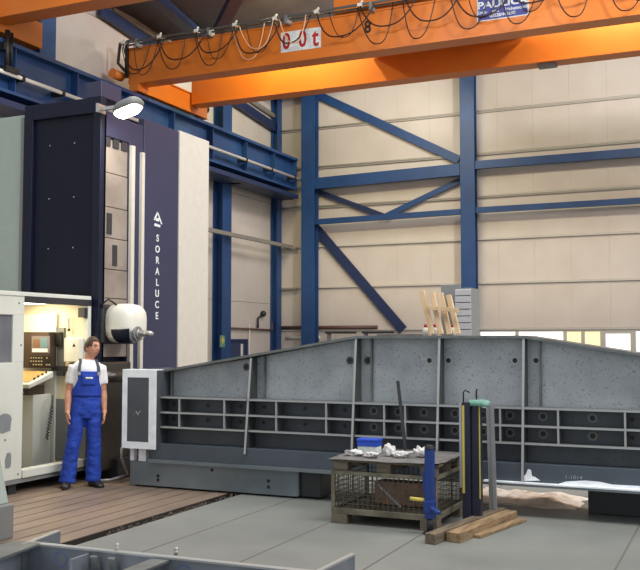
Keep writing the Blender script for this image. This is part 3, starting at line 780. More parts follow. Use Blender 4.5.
# bottom band and flange
MB().box((XE[0]-.04, YG+.03, ZB), (XE[-1], YG+.09, ZBAND)).build('bottom_band', M_band, gi, .004)
MB().box((XE[0]-.04, YG+.09, ZBAND-.03), (XE[-1], YW-.04, ZBAND)).build('band_ledge', M_band, gi)
MB().box((XE[0]-.04, YG-.02, ZB-.035), (XE[-1], YG+.8, ZB)).build('bottom_flange', M_beam, gi)
MB().box((-2.35, YG-.0235, ZB-.012), (XE[-1], YG-.0195, ZB+.001)).box((-2.35, YG-.02, ZB), (XE[-1], YG+.03, ZB+.004)).build('bright_flange_edge', M_whitepaint, gi)
# stiffeners with slanted front edge
for k, x in enumerate(XE):
    zt_k = ZTOP[k]-.028
    yb0 = YG+.0; yt0 = YG+.14
    if k in (0, 6): yb0 = YG+.1
    zlow = ZB if k >= 3 else ZBAND-.06
    st = MB().prism([(x-.011, yb0, zlow), (x-.011, yt0, zt_k), (x-.011, YW, zt_k), (x-.011, YW, zlow)], (.022, 0, 0)).build('stiffener', M_rib_shade, gi)
    if k not in (0, 6):
        MB().beam((x, yb0-.001, zlow), (x, yt0-.001, zt_k), .024, .004, up=(0, 1, 0)).build('ground_edge', M_edge, st)
# secondary upper ribs just right of each stiffener
for x in (-6.17, -4.93, -3.63, -1.83):
    zz = ztop(x)-.03
    MB().box((x-.008, YW-.05, Z1), (x+.008, YW, zz)).build('upper_rib', M_rib, gi)
# horizontal shelves
divs_u = [179, 224, 276, 326, 384, 405, 463, 500, 558, 625]
DX = [at(u, 420, y=YG+.06).x for u in divs_u]+[.0]
for z in (Z1, Z2, Z3):
    for x0, x1 in zip(XE, XE[1:]):
        sh = MB().box((x0+.012, YG+.06, z-.011), (x1-.012, YW-.04, z+.011)).build('longitudinal_rib', M_rib, gi)
        MB().box((x0+.012, YG+.057, z-.010), (x1-.012, YG+.0605, z+.010)).build('ground_edge', M_edge, sh)
for x in DX:
    dv = MB().box((x-.009, YG+.08, Z3+.011), (x+.009, YW-.04, Z1-.011)).build('divider_plate', M_rib, gi)
    MB().box((x-.009, YG+.058, Z3+.011), (x+.009, YG+.081, Z1-.011)).build('ground_edge', M_edge, dv)
# bolt holes: ring plus dark bore
def ring(c, r, rr, y, m_ring, nm='bolt_hole'):
    hole = MB().tube([(c[0], y-.004, c[1]), (c[0], y+.002, c[1])], r, 18).build(nm, M_black, gi)
    n = 20; mb = MB(); V = []
    for k in range(n):
        a = 2*PI*k/n; ca, sa = math.cos(a), math.sin(a)
        V.append([mb.bm.verts.new((c[0]+q*ca, yy, c[1]+q*sa)) for q, yy in ((r, y-.005), (rr, y-.005), (rr, y+.001), (r, y+.001))])
    for k in range(n):
        A, B = V[k], V[(k+1) % n]
        for j in range(4): mb.bm.faces.new((A[j], A[(j+1) % 4], B[(j+1) % 4], B[j]))
    mb.build('hole_rim', m_ring, hole)
for u, v in ((171, 388.5), (246.5, 367), (350, 360.5), (368, 360.5), (429.5, 360.5), (448.5, 360.5), (515, 360.5), (536, 360.5)):
    p = at(u, v, y=YW); ring((p.x, p.z), .026, .044, YW, M_edge if u > 420 or u == 171 else M_weblow)
zrow = ((Z1+Z2)/2, (Z2+Z3)/2)
for u in (174, 208, 241, 264, 305, 345, 374, 398.5, 424, 455, 483, 510, 543, 592.5, 632):
    for z in zrow:
        p = at(u, 418, y=YW-.04); big = u in (374, 398.5, 424, 455, 483, 510, 543, 592.5)
        ring((p.x, z), .027 if big else .022, .046 if big else .03, YW-.04, M_mid if big else M_weblow)
# chalk marks and paint smears
def stroke(pts, r=.004, y=YW, nm='chalk_mark', m=None):
    P_ = [at(u, v, y=y) for u, v in pts]
    mb = MB(); mb.tube([(p.x, y-.001, p.z) for p in P_], [(r, .0015)]*len(P_), 6)
    mb.build(nm, m or M_chalk, gi)
stroke([(462, 369), (468, 366), (474, 360), (480, 350), (484, 341), (488, 338)])
stroke([(486, 338), (490, 342), (496, 349)], .006)
stroke([(403, 340), (412, 341), (421, 340), (424, 343)], .008)
stroke([(444, 340), (450, 342), (455, 344)], .007)
stroke([(421, 352), (423, 360), (427, 358)], .005)
stroke([(442, 358), (444, 354), (447, 357)], .005)
stroke([(424, 347), (436, 347)], .004); stroke([(441, 347), (452, 345)], .004)
pts = [at(u, v, y=YG+.028) for u, v in ((523.5, 481), (524, 476), (526, 474), (528, 469), (531, 470), (532, 476), (535, 477), (540, 480.5))]
MB().prism([(p.x, YG+.0275, p.z) for p in pts], (0, .003, 0)).build('paint_smear', M_whitepaint, gi)
pts = [at(u, v, y=YG+.028) for u, v in ((558, 484), (566, 481.5), (585, 480.5), (600, 481.8), (612, 484.5), (640, 486))]
pts2 = [Vector((p.x, YG+.0275, p.z)) for p in pts]+[Vector((pts[-1].x, YG+.0275, ZB+.002)), Vector((pts[0].x, YG+.0275, ZB+.002))]
MB().prism(pts2, (0, .003, 0)).build('paint_smear', M_whitepaint, gi)
p = at(573.5, 477.5, y=YG+.028); text('chalk_number', '1-1014', .05, mat('faint_chalk', (150, 156, 160), .8), gi, (p.x, YG+.027, p.z), FACE_Y, 1.2, .0006)
# masked end box at the left end
e0, e1 = at(122.3, 410, y=YG-.02).x, at(152, 410, y=YG-.02).x
eb = MB().box((e0, YG-.02, .45), (e1+.06, YG+.9, 1.37)).build('end_box', M_weblow, gi, .004)
mb = MB()
yq = YG-.0235
mb.box((e0, yq, .45), (e0+.07, yq+.004, 1.37)).box((e1-.045, yq, .45), (e1+.06, yq+.004, 1.37)).box((e0+.07, yq, 1.28), (e1-.045, yq+.004, 1.37)).box((e0+.07, yq, .45), (e1-.045, yq+.004, .53))
mb.box((e0, YG-.02, 1.366), (e1+.06, YG+.12, 1.3735))
mb.build('masking_border', M_whitepaint, eb)
p = at(137, 413, y=yq); stroke([(134, 415), (136, 411), (138, 415), (140, 411)], .004, YG-.021)
bx('end_foot', (-6.62, YG+.05, .3), (-6.57, YG+.12, .45), M_whitepaint, gi); bx('end_foot', (-6.50, YG+.05, .3), (-6.40, YG+.14, .45), M_whitepaint, gi)

# support beams under the girder
sb = thing('support_beam', (-5.4, 9.4, 0), 'grey steel box beam lying under the left half of the girder', 'beam')
MB().box((-6.62, YG+.05, .02), (-4.42, YG+.45, ZB-.037)).prism([(-4.42, YG+.05, .03), (-4.42, YG+.45, .03), (-4.42, YG+.45, ZB-.037), (-4.42, YG+.05, ZB-.037)], (.012, 0, 0)).build('beam_body', M_beam, sb, .06)
for x in (-6.3, -5.2): MB().box((x-.06, YG+.08, 0), (x+.06, YG+.42, .021)).build('pad', M_black, sb)
for u, v in ((158, 476), (158, 480), (268.5, 481), (268.5, 487), (212, 470)):
    p = at(u, v, y=YG+.05); MB().tube([(p.x, YG+.046, p.z), (p.x, YG+.052, p.z)], .02, 12).build('bore', M_black, sb)
bx('end_block', (-4.40, YG+.09, .02), (-4.16, YG+.46, ZB-.037), M_dark, sb, .01)
tag(MB().box((-1.42, YG+.46, 0), (.4, YG+.8, ZB-.037)).build('shade_block', M_dark, None, .01), 'dark block added for the shade under the right half of the girder', 'block')  # support made long and dark to stand in for shade below the girder

# hydraulic hose at the machine foot
mb = MB().tube([at(98, 481, z=.02), at(110, 480, z=.03), at(124, 476, z=.04), at(127, 474, z=.08), Vector((-6.86, 9.36, .3)), Vector((-6.86, 9.36, .42))], .016, 8)
tag(mb.build('floor_hose', M_alu), 'thin grey hose bent up from the floor under the white edged end plate', 'hose')

# film under the girder on the right
mb = MB()
c = at(522, 493, z=0)
def film(u, v):
    x = -2.85+1.3*u; y = 9.72+.8*v
    e = min(u, 1-u, v, 1-v)*4; e = min(1, e)
    y += .1*(u-.3)*0; return (x+.06*noise.noise((v*5, 1, 2)), y+.05*noise.noise((u*6, 4, 0)), .004+e*(.05+.09*abs(noise.noise((x*6, y*7, 3)))))
mb.grid(40, 16, film)
tag(mb.build('plastic_film', M_film, solid=.003), 'crumpled pale plastic film lying on the floor under the girder', 'film')

# ================================================================== BEHIND THE GIRDER
yb1 = 13.4
a, b = at(456, 288, y=yb1), at(470.5, 300, y=yb1)
lc = thing('louvred_cabinet', ((a.x+b.x)/2, yb1+.2, 0), 'pale grey louvred cabinet beside the blue column, behind the leaning boards', 'cabinet')
bx('body', (a.x, yb1, 0), (b.x, yb1+.5, a.z), M_mid, lc)
mb = MB(); k = 0
z = a.z-.02
while z > 1.3:
    mb.prism([(a.x-.01, yb1, z), (a.x-.01, yb1-.02, z-.01), (a.x-.01, yb1-.02, z-.09), (a.x-.01, yb1, z-.085)], (b.x-a.x+.02, 0, 0)); z -= .1
mb.build('louvres', mat('louvre_grey', (166, 166, 170), .5), lc)
a2 = at(441, 285, y=yb1+.3)
tag(bx('grey_board', (a2.x, yb1+.3, 0), (a.x-.02, yb1+.34, a2.z), M_mid), 'dark grey upright board behind the pale leaning boards', 'board')
wp = at(475.5, 309, y=14.2)
tag(MB().box((wp.x-.045, 14.15, 0), (wp.x+.045, 14.25, wp.z)).build('white_post', M_white), 'narrow white post right of the louvred cabinet', 'post')
yb2 = 12.6
q0, q1 = at(424, 334, y=yb2), at(462, 334, y=yb2)
ct = thing('storage_crate', ((q0.x+q1.x)/2, yb2+.2, 0), 'crate behind the girder carrying the pale boards', 'crate')
bx('crate_body', (q0.x-.1, yb2-.25, 0), (q1.x+.1, yb2+.4, 1.78), M_mid, ct)
bx('crate_rim', (q0.x-.12, yb2-.27, 1.72), (q1.x+.12, yb2-.25, 1.78), M_dark, ct)
tr_ = thing('board_rack', ((q0.x+q1.x)/2, yb2, 1.78), 'rack of four pale pine boards leaning left with a cross board', 'rack')
for (u0, v0, u1, v1, yy) in ((422, 290.5, 432.5, 335, 0), (432, 292, 441.5, 335, .04), (440.5, 293, 450, 335, .08), (448.5, 295, 458.5, 335, .12)):
    pa, pb = at(u0, v0, y=yb2+yy), at(u1, v1, y=yb2+yy)
    pb = pa+(pb-pa)*((1.80-pa.z)/(pb.z-pa.z))
    MB().beam(pa, pb, .07, .06, up=(0, 1, 0)).build('upright_board', M_pine, tr_, .004)
pa, pb = at(429, 307.5, y=yb2-.05), at(458.5, 310.5, y=yb2-.05)
MB().beam(pa, pb, .05, .06).build('cross_board', M_pine, tr_, .004)
for i, (u, l) in enumerate(((425.5, 'red capped white bottle left of the leaning boards'), (434.5, 'red capped white bottle between the first two leaning boards'), (452.5, 'red capped white bottle between the last two leaning boards'))):
    p = at(u, 333, y=yb2+.25)
    bt = thing('bottle', (p.x, yb2+.25, 1.78), l, 'bottle', 'small bottles on the crate')
    MB().tube([(p.x, yb2+.25, 1.78), (p.x, yb2+.25, 1.88), (p.x, yb2+.25, 1.9)], [.04, .04, .02], 12).build('body', M_white, bt)
    MB().tube([(p.x, yb2+.25, 1.9), (p.x, yb2+.25, 1.945)], .022, 10).build('cap', M_red, bt)

# ================================================================== MESH CAGE PALLET
x0, x1, y0, y1 = -3.56, -2.525, 8.14, 9.04
cg = thing('mesh_cage', ((x0+x1)/2, (y0+y1)/2, 0), 'low olive wire mesh cage on wooden feet in front of the girder', 'cage')
ft = [(x0, y0), (x1-.16, y0), (x0, y1-.14), (x1-.16, y1-.14)]
for fx, fy in ft: bx('foot', (fx, fy, 0), (fx+.16, fy+.14, .09), M_cagewood, cg, .004)
mb = MB()
for zz, h in ((.09, .055), (.455, .035)):
    mb.box((x0, y0, zz), (x1, y0+.03, zz+h)).box((x0, y1-.03, zz), (x1, y1, zz+h)).box((x0, y0+.03, zz), (x0+.03, y1-.03, zz+h)).box((x1-.03, y0+.03, zz), (x1, y1-.03, zz+h))
for fx in (x0, x1-.035):
    for fy in (y0, y1-.035): mb.box((fx, fy-.003, .145), (fx+.035, fy+.035, .455))
mb.build('frame', M_cage, cg, .004)
bx('base_board', (x0+.03, y0+.03, .1), (x1-.03, y1-.03, .125), M_cagewood, cg)
def meshpanel(p, d, n, m_=7):
    mb = MB(); d = Vector(d); L_ = d.length; t = d.normalized()
    for k in range(1, n): q = Vector(p)+t*(L_*k/n); mb.box((q.x-.0035, q.y-.0035, .145), (q.x+.0035, q.y+.0035, .455))
    for k in range(1, m_): mb.beam(Vector(p)+Vector((0, 0, .145+.31*k/m_)), Vector(p)+d+Vector((0, 0, .145+.31*k/m_)), .006, .006)
    mb.build('wire_panel', M_wire, cg)
meshpanel((x0+.02, y0+.012, 0), (x1-x0-.04, 0, 0), 20); meshpanel((x1-.012, y0+.02, 0), (0, y1-y0-.04, 0), 18)
meshpanel((x0+.02, y1-.012, 0), (x1-x0-.04, 0, 0), 20); meshpanel((x0+.012, y0+.02, 0), (0, y1-y0-.04, 0), 18)
# stored scraps in the cage
tag(MB().beam((-3.25, 8.6, .25), (-2.68, 8.52, .26), .2, .22).build('cardboard_box', mat('scrap_pink', (168, 132, 112), .8, rgb2=(130, 98, 80), scale=9), None, .01), 'worn brown cardboard box lying inside the mesh cage', 'box')
tag(MB().beam(at(378, 484, y=8.24), at(401, 507, y=8.24), .018, .02).build('metal_strip', M_alu), 'thin pale metal strip slanting inside the mesh cage', 'strip')
# wooden pallet and board on top
pt = thing('wooden_pallet', ((x0+x1)/2, (y0+y1)/2, .49), 'wooden pallet with dark blocks lying on top of the mesh cage', 'pallet')
for fx in (x0+.02, (x0+x1)/2-.07, x1-.16):
    for fy in (y0+.02, (y0+y1)/2-.05, y1-.14): bx('block', (fx, fy, .49), (fx+.14, fy+.12, .575), M_cagewood, pt, .004)
for fy in (y0+.01, (y0+y1)/2-.06, y1-.15): bx('deck_board', (x0-.02, fy, .575), (x1+.02, fy+.14, .593), M_woodgrey, pt, .003)
mb = MB()
def sheetf(u, v): 
    x = x0-.03+(x1-x0+.06)*u; y = y0-.03+(y1-y0+.05)*v
    return (x, y, .598+.012*noise.noise((x*4, y*4, 1))+.006)
mb.grid(24, 20, sheetf)
tag(mb.build('cover_sheet', M_sheet, solid=.006), 'grey cover sheet spread over the pallet on the cage', 'sheet')
ZT = .614
# box and papers and rags
p = at(363, 447, z=.70); bxx, bxy = -3.33, 8.55
tag(MB().box((bxx-.1, bxy-.07, ZT), (bxx+.1, bxy+.07, ZT+.075)).build('paper_pack', M_paper, None, .008), 'white and pale green pack under the blue box on the cage', 'pack')
bb = thing('blue_box', (bxx, bxy, ZT+.075), 'small blue box sitting on a white pack on the cage', 'box')
bx('tray', (bxx-.105, bxy-.075, ZT+.075), (bxx+.105, bxy+.075, ZT+.125), M_boxblue, bb, .006)
bx('lid', (bxx-.11, bxy-.08, ZT+.125), (bxx+.11, bxy+.08, ZT+.145), M_boxblue, bb, .004)
def rag(name, cx_, cy_, rx, ry, h, seed, label, m=None):
    mb = MB()
    g = bmesh.ops.create_icosphere(mb.bm, subdivisions=4, radius=1)
    for v in g['verts']:
        d = noise.noise(v.co*1.6+Vector((seed*7, 0, 0)))*1.1+noise.noise(v.co*4+Vector((0, seed, 0)))*.4
        s = 1+d*.55
        v.co = Vector((v.co.x*rx*s+cx_, v.co.y*ry*s+cy_, max(0, v.co.z*.6+.4+d*.4)*h+ZT))
    for f in mb.bm.faces: f.smooth = True
    tag(mb.build(name, m or M_cloth), label, 'rag')
rag('crumpled_rag', -3.40, 8.34, .085, .06, .05, 1, 'flat white crumpled rag just in front of the blue box')
rag('crumpled_rag', -3.21, 8.30, .07, .06, .045, 2, 'small white crumpled rag right of the blue box')
rag('crumpled_rag', -3.09, 8.46, .055, .06, .1, 3, 'tall white balled rag in the middle of the cage top')
rag('crumpled_rag', -2.935, 8.38, .075, .06, .06, 4, 'grey and white spread rag right of the balled rag')
rag('crumpled_rag', -2.79, 8.52, .06, .05, .085, 5, 'white knotted rag nearest the blue jack')
# dark bar leaning on the girder behind
pa, pb = at(405.5, 446, y=8.98), at(397.8, 381, y=9.12)
pa.z = ZT
tag(MB().beam(pa, pb, .03, .02, up=(0, 1, 0)).build('flat_bar', M_dark), 'dark flat steel bar standing up from the cage against the girder', 'bar')

# blue screw jack in front of the cage corner
jx, jy = -2.55, 8.02
jk = thing('screw_jack', (jx, jy, 0), 'blue upright screw jack with yellow grip at the corner of the cage', 'jack')
MB().box((jx-.038, jy-.038, .14), (jx+.038, jy+.038, .75)).build('tube', M_jack, jk, .006)
MB().tube([(jx, jy, .02), (jx, jy, .15)], .03, 14).build('spindle', M_dark, jk)
MB().tube([(jx, jy, 0), (jx, jy, .02)], .06, 18).build('foot', M_dark, jk)
MB().tube([(jx, jy, .75), (jx, jy, .768)], .045, 18).tube([(jx, jy, .765), (jx, jy, .785)], .035, 18).build('head_plate', M_dark, jk)
MB().box((jx-.05, jy-.045, .19), (jx+.048, jy+.045, .30)).tube([(jx+.02, jy-.04, .24), (jx+.12, jy-.1, .21)], .022, 10).build('gear_case', M_jack, jk, .008)
MB().box((jx-.056, jy-.03, .36), (jx-.038, jy+.03, .56)).build('guide', M_jack, jk, .004)
MB().tube([(jx-.045, jy-.02, .30), (jx-.17, jy-.05, .31)], .018, 10).build('grip', M_yellow, jk)

# timbers on the floor
def timber(u0, v0, u1, v1, w_, h, m, label, zz=0., name='timber_beam'):
    p, q = at(u0, v0, z=zz+h/2), at(u1, v1, z=zz+h/2)
    return tag(MB().beam(p, q, w_, h).build(name, m, None, .006), label, 'timber')
timber(430, 539, 501, 512, .1, .09, M_woodgrey, 'weathered grey squared timber lying nearest the mesh cage')
timber(453, 537.5, 511, 514.5, .13, .085, M_wood, 'thick brown squared timber in the middle of the three')
timber(476, 536.5, 523, 519.5, .085, .03, M_wood, 'thin pale plank lying on the right of the thicker timbers')

# two navy posts standing on the timber
ztim = .09
def post(cx_, cy_, w_, name, label, z1, zb0):
    t = thing(name, (cx_, cy_, zb0), label, 'post')
    MB().box((cx_-w_/2, cy_-w_/2, zb0), (cx_+w_/2, cy_+w_/2, z1)).build('tube', M_postnavy, t, .005)
    return t
pz = 1.14
pA = at(467, 455, y=8.55); pB = at(477, 455, y=8.6)
t = post(pA.x, 8.55, .075, 'support_post', 'navy support post with pale grey flank next to the cage', pz, .0)
bx('grey_flank', (pA.x-.062, 8.55-.04, .35), (pA.x-.038, 8.55+.03, pz-.01), M_alu, t)
bx('yellow_stripe', (pA.x-.034, 8.55-.041, .3), (pA.x-.012, 8.55-.0375, pz-.03), M_yellow, t)
MB().tube([(pA.x-.03, 8.55, pz), (pA.x-.03, 8.55, pz+.09), (pA.x-.01, 8.55, pz+.11), (pA.x+.03, 8.55, pz+.09)], .007, 8).build('hook', M_black, t)
t = post(pB.x, 8.6, .085, 'support_post', 'navy support post with yellow right edge under the teal cloth', pz, .0)
bx('yellow_stripe', (pB.x+.032, 8.6-.0455, .25), (pB.x+.0435, 8.6-.042, pz-.02), M_yellow, t)
MB().tube([(pB.x-.0, 8.6, pz), (pB.x-.0, 8.6, pz+.1), (pB.x+.01, 8.6, pz+.12)], .008, 8).build('hook', M_black, t)
mb = MB()
mb.grid(16, 8, lambda u, v: (pB.x-.06+.19*u, 8.53+.13*v, pz+.012+.02*noise.noise((u*4, v*4, 2))-.05*max(0, u-.7)-(.045 if v < .12 else 0)))
tag(mb.build('teal_cloth', M_teal, solid=.006), 'small teal cloth draped over the top of the navy post', 'cloth')
pa, pb = at(493.5, 508, z=0.0), None
base = Vector((pa.x+.02, 8.98, 0)); base = at(493.5, 505, y=8.95); base.z = .0
top = at(490, 404, y=8.98)
al = thing('aluminium_bar', base, 'pale aluminium bar standing upright right of the navy posts', 'bar')
MB().beam(base, top, .07, .035, up=(0, 1, 0)).build('channel', M_alu, al)
MB().beam(base+Vector((0, -.02, .01)), top+Vector((0, -.02, -.01)), .02, .008, up=(0, 1, 0)).build('groove', M_mid, al)

# ================================================================== FOREGROUND STEEL FRAME
fr = thing('welded_frame', (-3.2, 4.6, 0), 'grey welded steel frame lying in the foreground at the lower left', 'frame')
zf = .42
A = at(60, 546, z=zf); B = at(350, 576, z=zf)
dirv = (B-A).normalized(); nrm = Vector((-dirv.y, dirv.x, 0))
A2 = A-dirv*.26
mb = MB().beam(Vector((A2.x, A2.y, zf/2)), Vector((B.x, B.y, zf/2)), .025, zf)
wl = mb.build('rear_wall', M_fframe, fr)
MB().beam(Vector((A2.x, A2.y, zf)), Vector((B.x, B.y, zf)), .05, .012).build('top_edge', M_edge, wl)
for u, v in ((78, 560), (38, 552), (172, 568), (205, 570)):
    p = at(u, v, z=.3); 
    t_ = (Vector((p.x, p.y, 0))-Vector((A.x, A.y, 0))).dot(dirv); c = A+dirv*t_-nrm*.0135
    pts = [c+dirv*.045*math.cos(2*PI*k/16)+Vector((0, 0, -.075-zf*0+.045*math.sin(2*PI*k/16))) for k in range(17)]
    MB().tube(pts, .0035, 5, caps=False).build('chalk_circle', M_chalkblue, wl)
# triangular gusset behind the left end
g0, g1, g2 = at(20, 545, z=zf), at(57, 530.5, z=zf), at(57, 545, z=zf)
g_far = at(57, 531, z=zf)
mb = MB().prism([Vector((g0.x, g0.y, 0)), Vector((g_far.x, g_far.y, 0)), g_far, g0], (.03, 0, 0))
mb.build('side_plate', M_fframe, fr)
MB().beam(g0+Vector((.015, 0, .003)), g_far+Vector((.015, 0, .003)), .034, .008).build('side_plate_edge', M_edge, fr)
# left end wall coming towards the camera
L0 = A2; L1 = L0-nrm*.9+dirv*.1
MB().beam(Vector((L0.x, L0.y, zf/2)), Vector((L1.x, L1.y, zf/2)), .025, zf).build('left_wall', M_fframe, fr)
MB().beam(Vector((L0.x, L0.y, zf)), Vector((L1.x, L1.y, zf)), .22, .014).build('left_flange', M_rib, fr)
# cross plates inside
for u, ln in ((150, .5), (68, .2)):
    p = at(u, 553+u*.06, z=zf); t_ = (p-A).dot(dirv); c = A+dirv*t_
    e = c-nrm*ln
    MB().beam(Vector((c.x, c.y, .2)), Vector((e.x, e.y, .2)), .02, .4).build('cross_plate', M_fframe, fr)
    if ln > .3: MB().beam(Vector((c.x, c.y, .405))-nrm*.02, Vector((e.x, e.y, .405)), .12, .014).build('cross_flange', M_rib, fr)
for u in (80, 100):
    p = at(u, 553+u*.06, z=zf); t_ = (p-A).dot(dirv); c = A+dirv*t_-nrm*.03
    MB().beam(Vector((c.x, c.y, .28)), Vector((c.x, c.y, .40))-nrm*.05, .05, .02).build('lug', M_rib, fr)
bp = A2-nrm*.45+dirv*.4
MB().beam(Vector((bp.x-.3, bp.y, .22)), Vector((bp.x+.6, bp.y+.03, .22)), .5, .02).build('inner_plate', M_whitepaint, fr)
for u, v in ((117, 548), (176, 552)):
    p = at(u, v+3, z=zf); MB().tube([(p.x, p.y, zf), (p.x, p.y, zf+.03)], .012, 10).ball((p.x, p.y, zf+.035), .014, 8).build('bolt', M_steel, fr)
# right end plate
r0 = at(353, 554.5, z=zf); r1 = at(318, 572, z=zf)
dd = (r1-r0); r1 = r0+dd*1.6
mb = MB().beam(Vector((r0.x, r0.y, zf/2)), Vector((r1.x, r1.y, zf/2)), .025, zf)
rp = mb.build('right_plate', M_fframe, fr)
MB().beam(Vector((r0.x, r0.y, zf+.002)), Vector((r1.x, r1.y, zf+.002)), .03, .012).build('right_plate_edge', M_edge, rp)
MB().beam(Vector((B.x, B.y, .03)), Vector((r1.x, r1.y, .03)), .05, .06).build('tie_bar', M_rib, fr)

# grey green machine leg at the left edge
lg = thing('machine_guard', (-6.0, 6.3, 0), 'slanting grey green machine leg with dark base at the left edge', 'machine leg')
yl0 = 6.4
t0 = at(-3, 440, y=yl0); t1 = at(14, 541, y=yl0); tm = at(9, 503, y=yl0)
MB().prism([(t0.x-.6, yl0, tm.z), (tm.x, yl0, tm.z), (t0.x, yl0, t0.z), (t0.x-.05, yl0, t0.z+.6), (t0.x-.6, yl0, t0.z+.6)], (0, -.5, 0)).build('leg_cover', M_greengrey, lg, .01)
MB().box((t0.x-.6, yl0-.48, 0), (t1.x-.0, yl0-.005, tm.z)).build('base', M_mid, lg, .01)

# ================================================================== WORKER
wk = thing('person', (-7.08, 8.905, 0.004), 'worker in white t-shirt and blue bib overalls standing by the cabin looking right', 'person')
wk.rotation_euler = (0, R(1.7), R(47))
HT = Vector((.04, -.03, 1.625))     # head centre
HEADROT = R(34)
def head_pt(d):
    """shape of a head for a unit direction d (x right of viewer, -y forward, z up)"""
    x, y, z = d
    rx, ry, rz = .076, .097, .12
    if z < 0: rx *= 1-.22*(-z)**1.2; ry *= 1-.12*(-z)
    p = Vector((x*rx, y*ry, z*rz))
    f = max(0, -y)
    if f > .3:
        p.y += -.006*math.exp(-((z-.30)/.12)**2)*math.exp(-(x/.45)**2)                 # brow
        p.y += .010*math.exp(-((z-.10)/.10)**2)*math.exp(-((abs(x)-.36)/.16)**2)         # eye sockets
        p.y += -.024*math.exp(-((z+.16)/.13)**2)*math.exp(-(x/.15)**2)                   # nose tip
        p.y += -.012*math.exp(-((z-.02)/.16)**2)*math.exp(-(x/.12)**2)                   # nose bridge
        p.y += -.007*math.exp(-((z+.45)/.10)**2)*math.exp(-(x/.28)**2)                   # lips
        p.y += -.010*math.exp(-((z+.78)/.14)**2)*math.exp(-(x/.35)**2)                   # chin
    return p
HM = Matrix.Rotation(HEADROT, 4, 'Z')
def hp(p): return HT + (HM @ Vector(p))
body = MB()
g = bmesh.ops.create_icosphere(body.bm, subdivisions=5, radius=1)
for v in g['verts']: v.co = hp(head_pt(v.co.normalized()))
for s in (-1, 1):
    n0 = len(body.bm.verts)
    g = bmesh.ops.create_uvsphere(body.bm, u_segments=12, v_segments=8, radius=1)
    for v in g['verts']: v.co = hp((s*.078+v.co.x*.009, .012+v.co.y*.018+s*0, -.005+v.co.z*.031))
body.tube([(0, .02, 1.40), (.012, .01, 1.48), (.03, -.008, 1.58)], [.066, .058, .056], 20)
TORSO = [(0, 0, .92, .155, .112), (0, 0, 1.0, .15, .108), (0, 0, 1.1, .145, .104), (0, 0, 1.2, .152, .108), (0, 0, 1.3, .166, .114), (0, 0, 1.37, .172, .11), (0, .005, 1.42, .155, .098), (0, .012, 1.465, .115, .078), (0, .018, 1.49, .07, .064)]
body.rings(TORSO, 32)
ARMS = {}
for s in (-1, 1):
    sh, el, wr = Vector((s*.165, .01, 1.385)), Vector((s*.198, .035, 1.115)), Vector((s*.212, -.03, .885))
    ARMS[s] = (sh, el, wr)
    path = [sh, sh.lerp(el, .3), sh.lerp(el, .7), el, el.lerp(wr, .3), el.lerp(wr, .75), wr, wr+Vector((0, -.015, -.03))]
    body.tube(path, [.056, .054, .046, .042, .046, .034, .029, .03], 16)
    # hand: palm and five fingers, lightly curled
    hd_ = wr+Vector((0, -.012, -.045))
    body.ball(hd_+Vector((0, 0, -.005)), (.018, .042, .05), 14)
    for k, (oy, ln) in enumerate(((-.030, .068), (-.010, .078), (.011, .073), (.030, .058))):
        b0 = hd_+Vector((0, oy, -.035)); cu = -s*.016
        body.tube([b0, b0+Vector((cu*.2, -.002, -ln*.45)), b0+Vector((cu*.9, -.006, -ln*.8)), b0+Vector((cu*2.0, -.008, -ln*1.05))], [.0105, .010, .009, .0065], 8)
    b0 = hd_+Vector((-s*.004, -.034, .012))
    body.tube([b0, b0+Vector((-s*.01, -.024, -.022)), b0+Vector((-s*.014, -.030, -.048)), b0+Vector((-s*.014, -.028, -.066))], [.013, .012, .0105, .008], 8)
LEGS = {}
for s in (-1, 1):
    hip, kn, an = Vector((s*.085, 0, .90)), Vector((s*.12-.01, -.012, .50)), Vector((s*.15-.025, .01, .09))
    LEGS[s] = (hip, kn, an)
    body.tube([hip, hip.lerp(kn, .5), kn, kn.lerp(an, .35), an, an-Vector((0, 0, .03))], [.085, .07, .055, .055, .04, .04], 14)
bo = body.build('body', M_skin, wk, local=True)
bake(bo, .0055, 3)
# face details
for s in (-1, 1):
    p = hp((s*.031, -.081, .012))
    MB().ball(p, (.0115, .009, .0065), 12).build('eye', M_eyewhite, wk, local=True)
    q = hp((s*.031+.002, -.0895, .012))
    MB().ball(q, (.0058, .004, .0058), 10).build('iris', M_eye, wk, local=True)
    MB().tube([hp((s*.014, -.096, .034)), hp((s*.032, -.094, .040)), hp((s*.052, -.079, .034))], [.004, .0048, .003], 6).build('eyebrow', M_hair, wk, local=True)
MB().tube([hp((-.024, -.090, -.053)), hp((0, -.0985, -.051)), hp((.024, -.090, -.053))], [(.003, .003), (.006, .006), (.003, .003)], 8).build('mouth', M_lip_skin, wk, local=True)
hr = MB()
g = bmesh.ops.create_icosphere(hr.bm, subdivisions=5, radius=1)
kill = []
for v in g['verts']:
    d = v.co.normalized()
    f = -d.y
    line = .60 if f > .55 else (.60-(.55-f)*.75 if f > -.1 else .11-(-.1-f)*.75)
    if abs(d.x) > .55 and -.15 < f < .62: line = min(line, .12 if f > .18 else -.02)
    n_ = noise.noise(d*9)
    if d.z < line+.05*n_: kill.append(v)
    else:
        v.co = hp(head_pt(d)*(1.05+.03*n_+.05*max(0, d.z)))
bmesh.ops.delete(hr.bm, geom=kill, context='VERTS')
for f in hr.bm.faces: f.smooth = True
hr.build('hair', M_hair, wk, local=True, solid=.012)
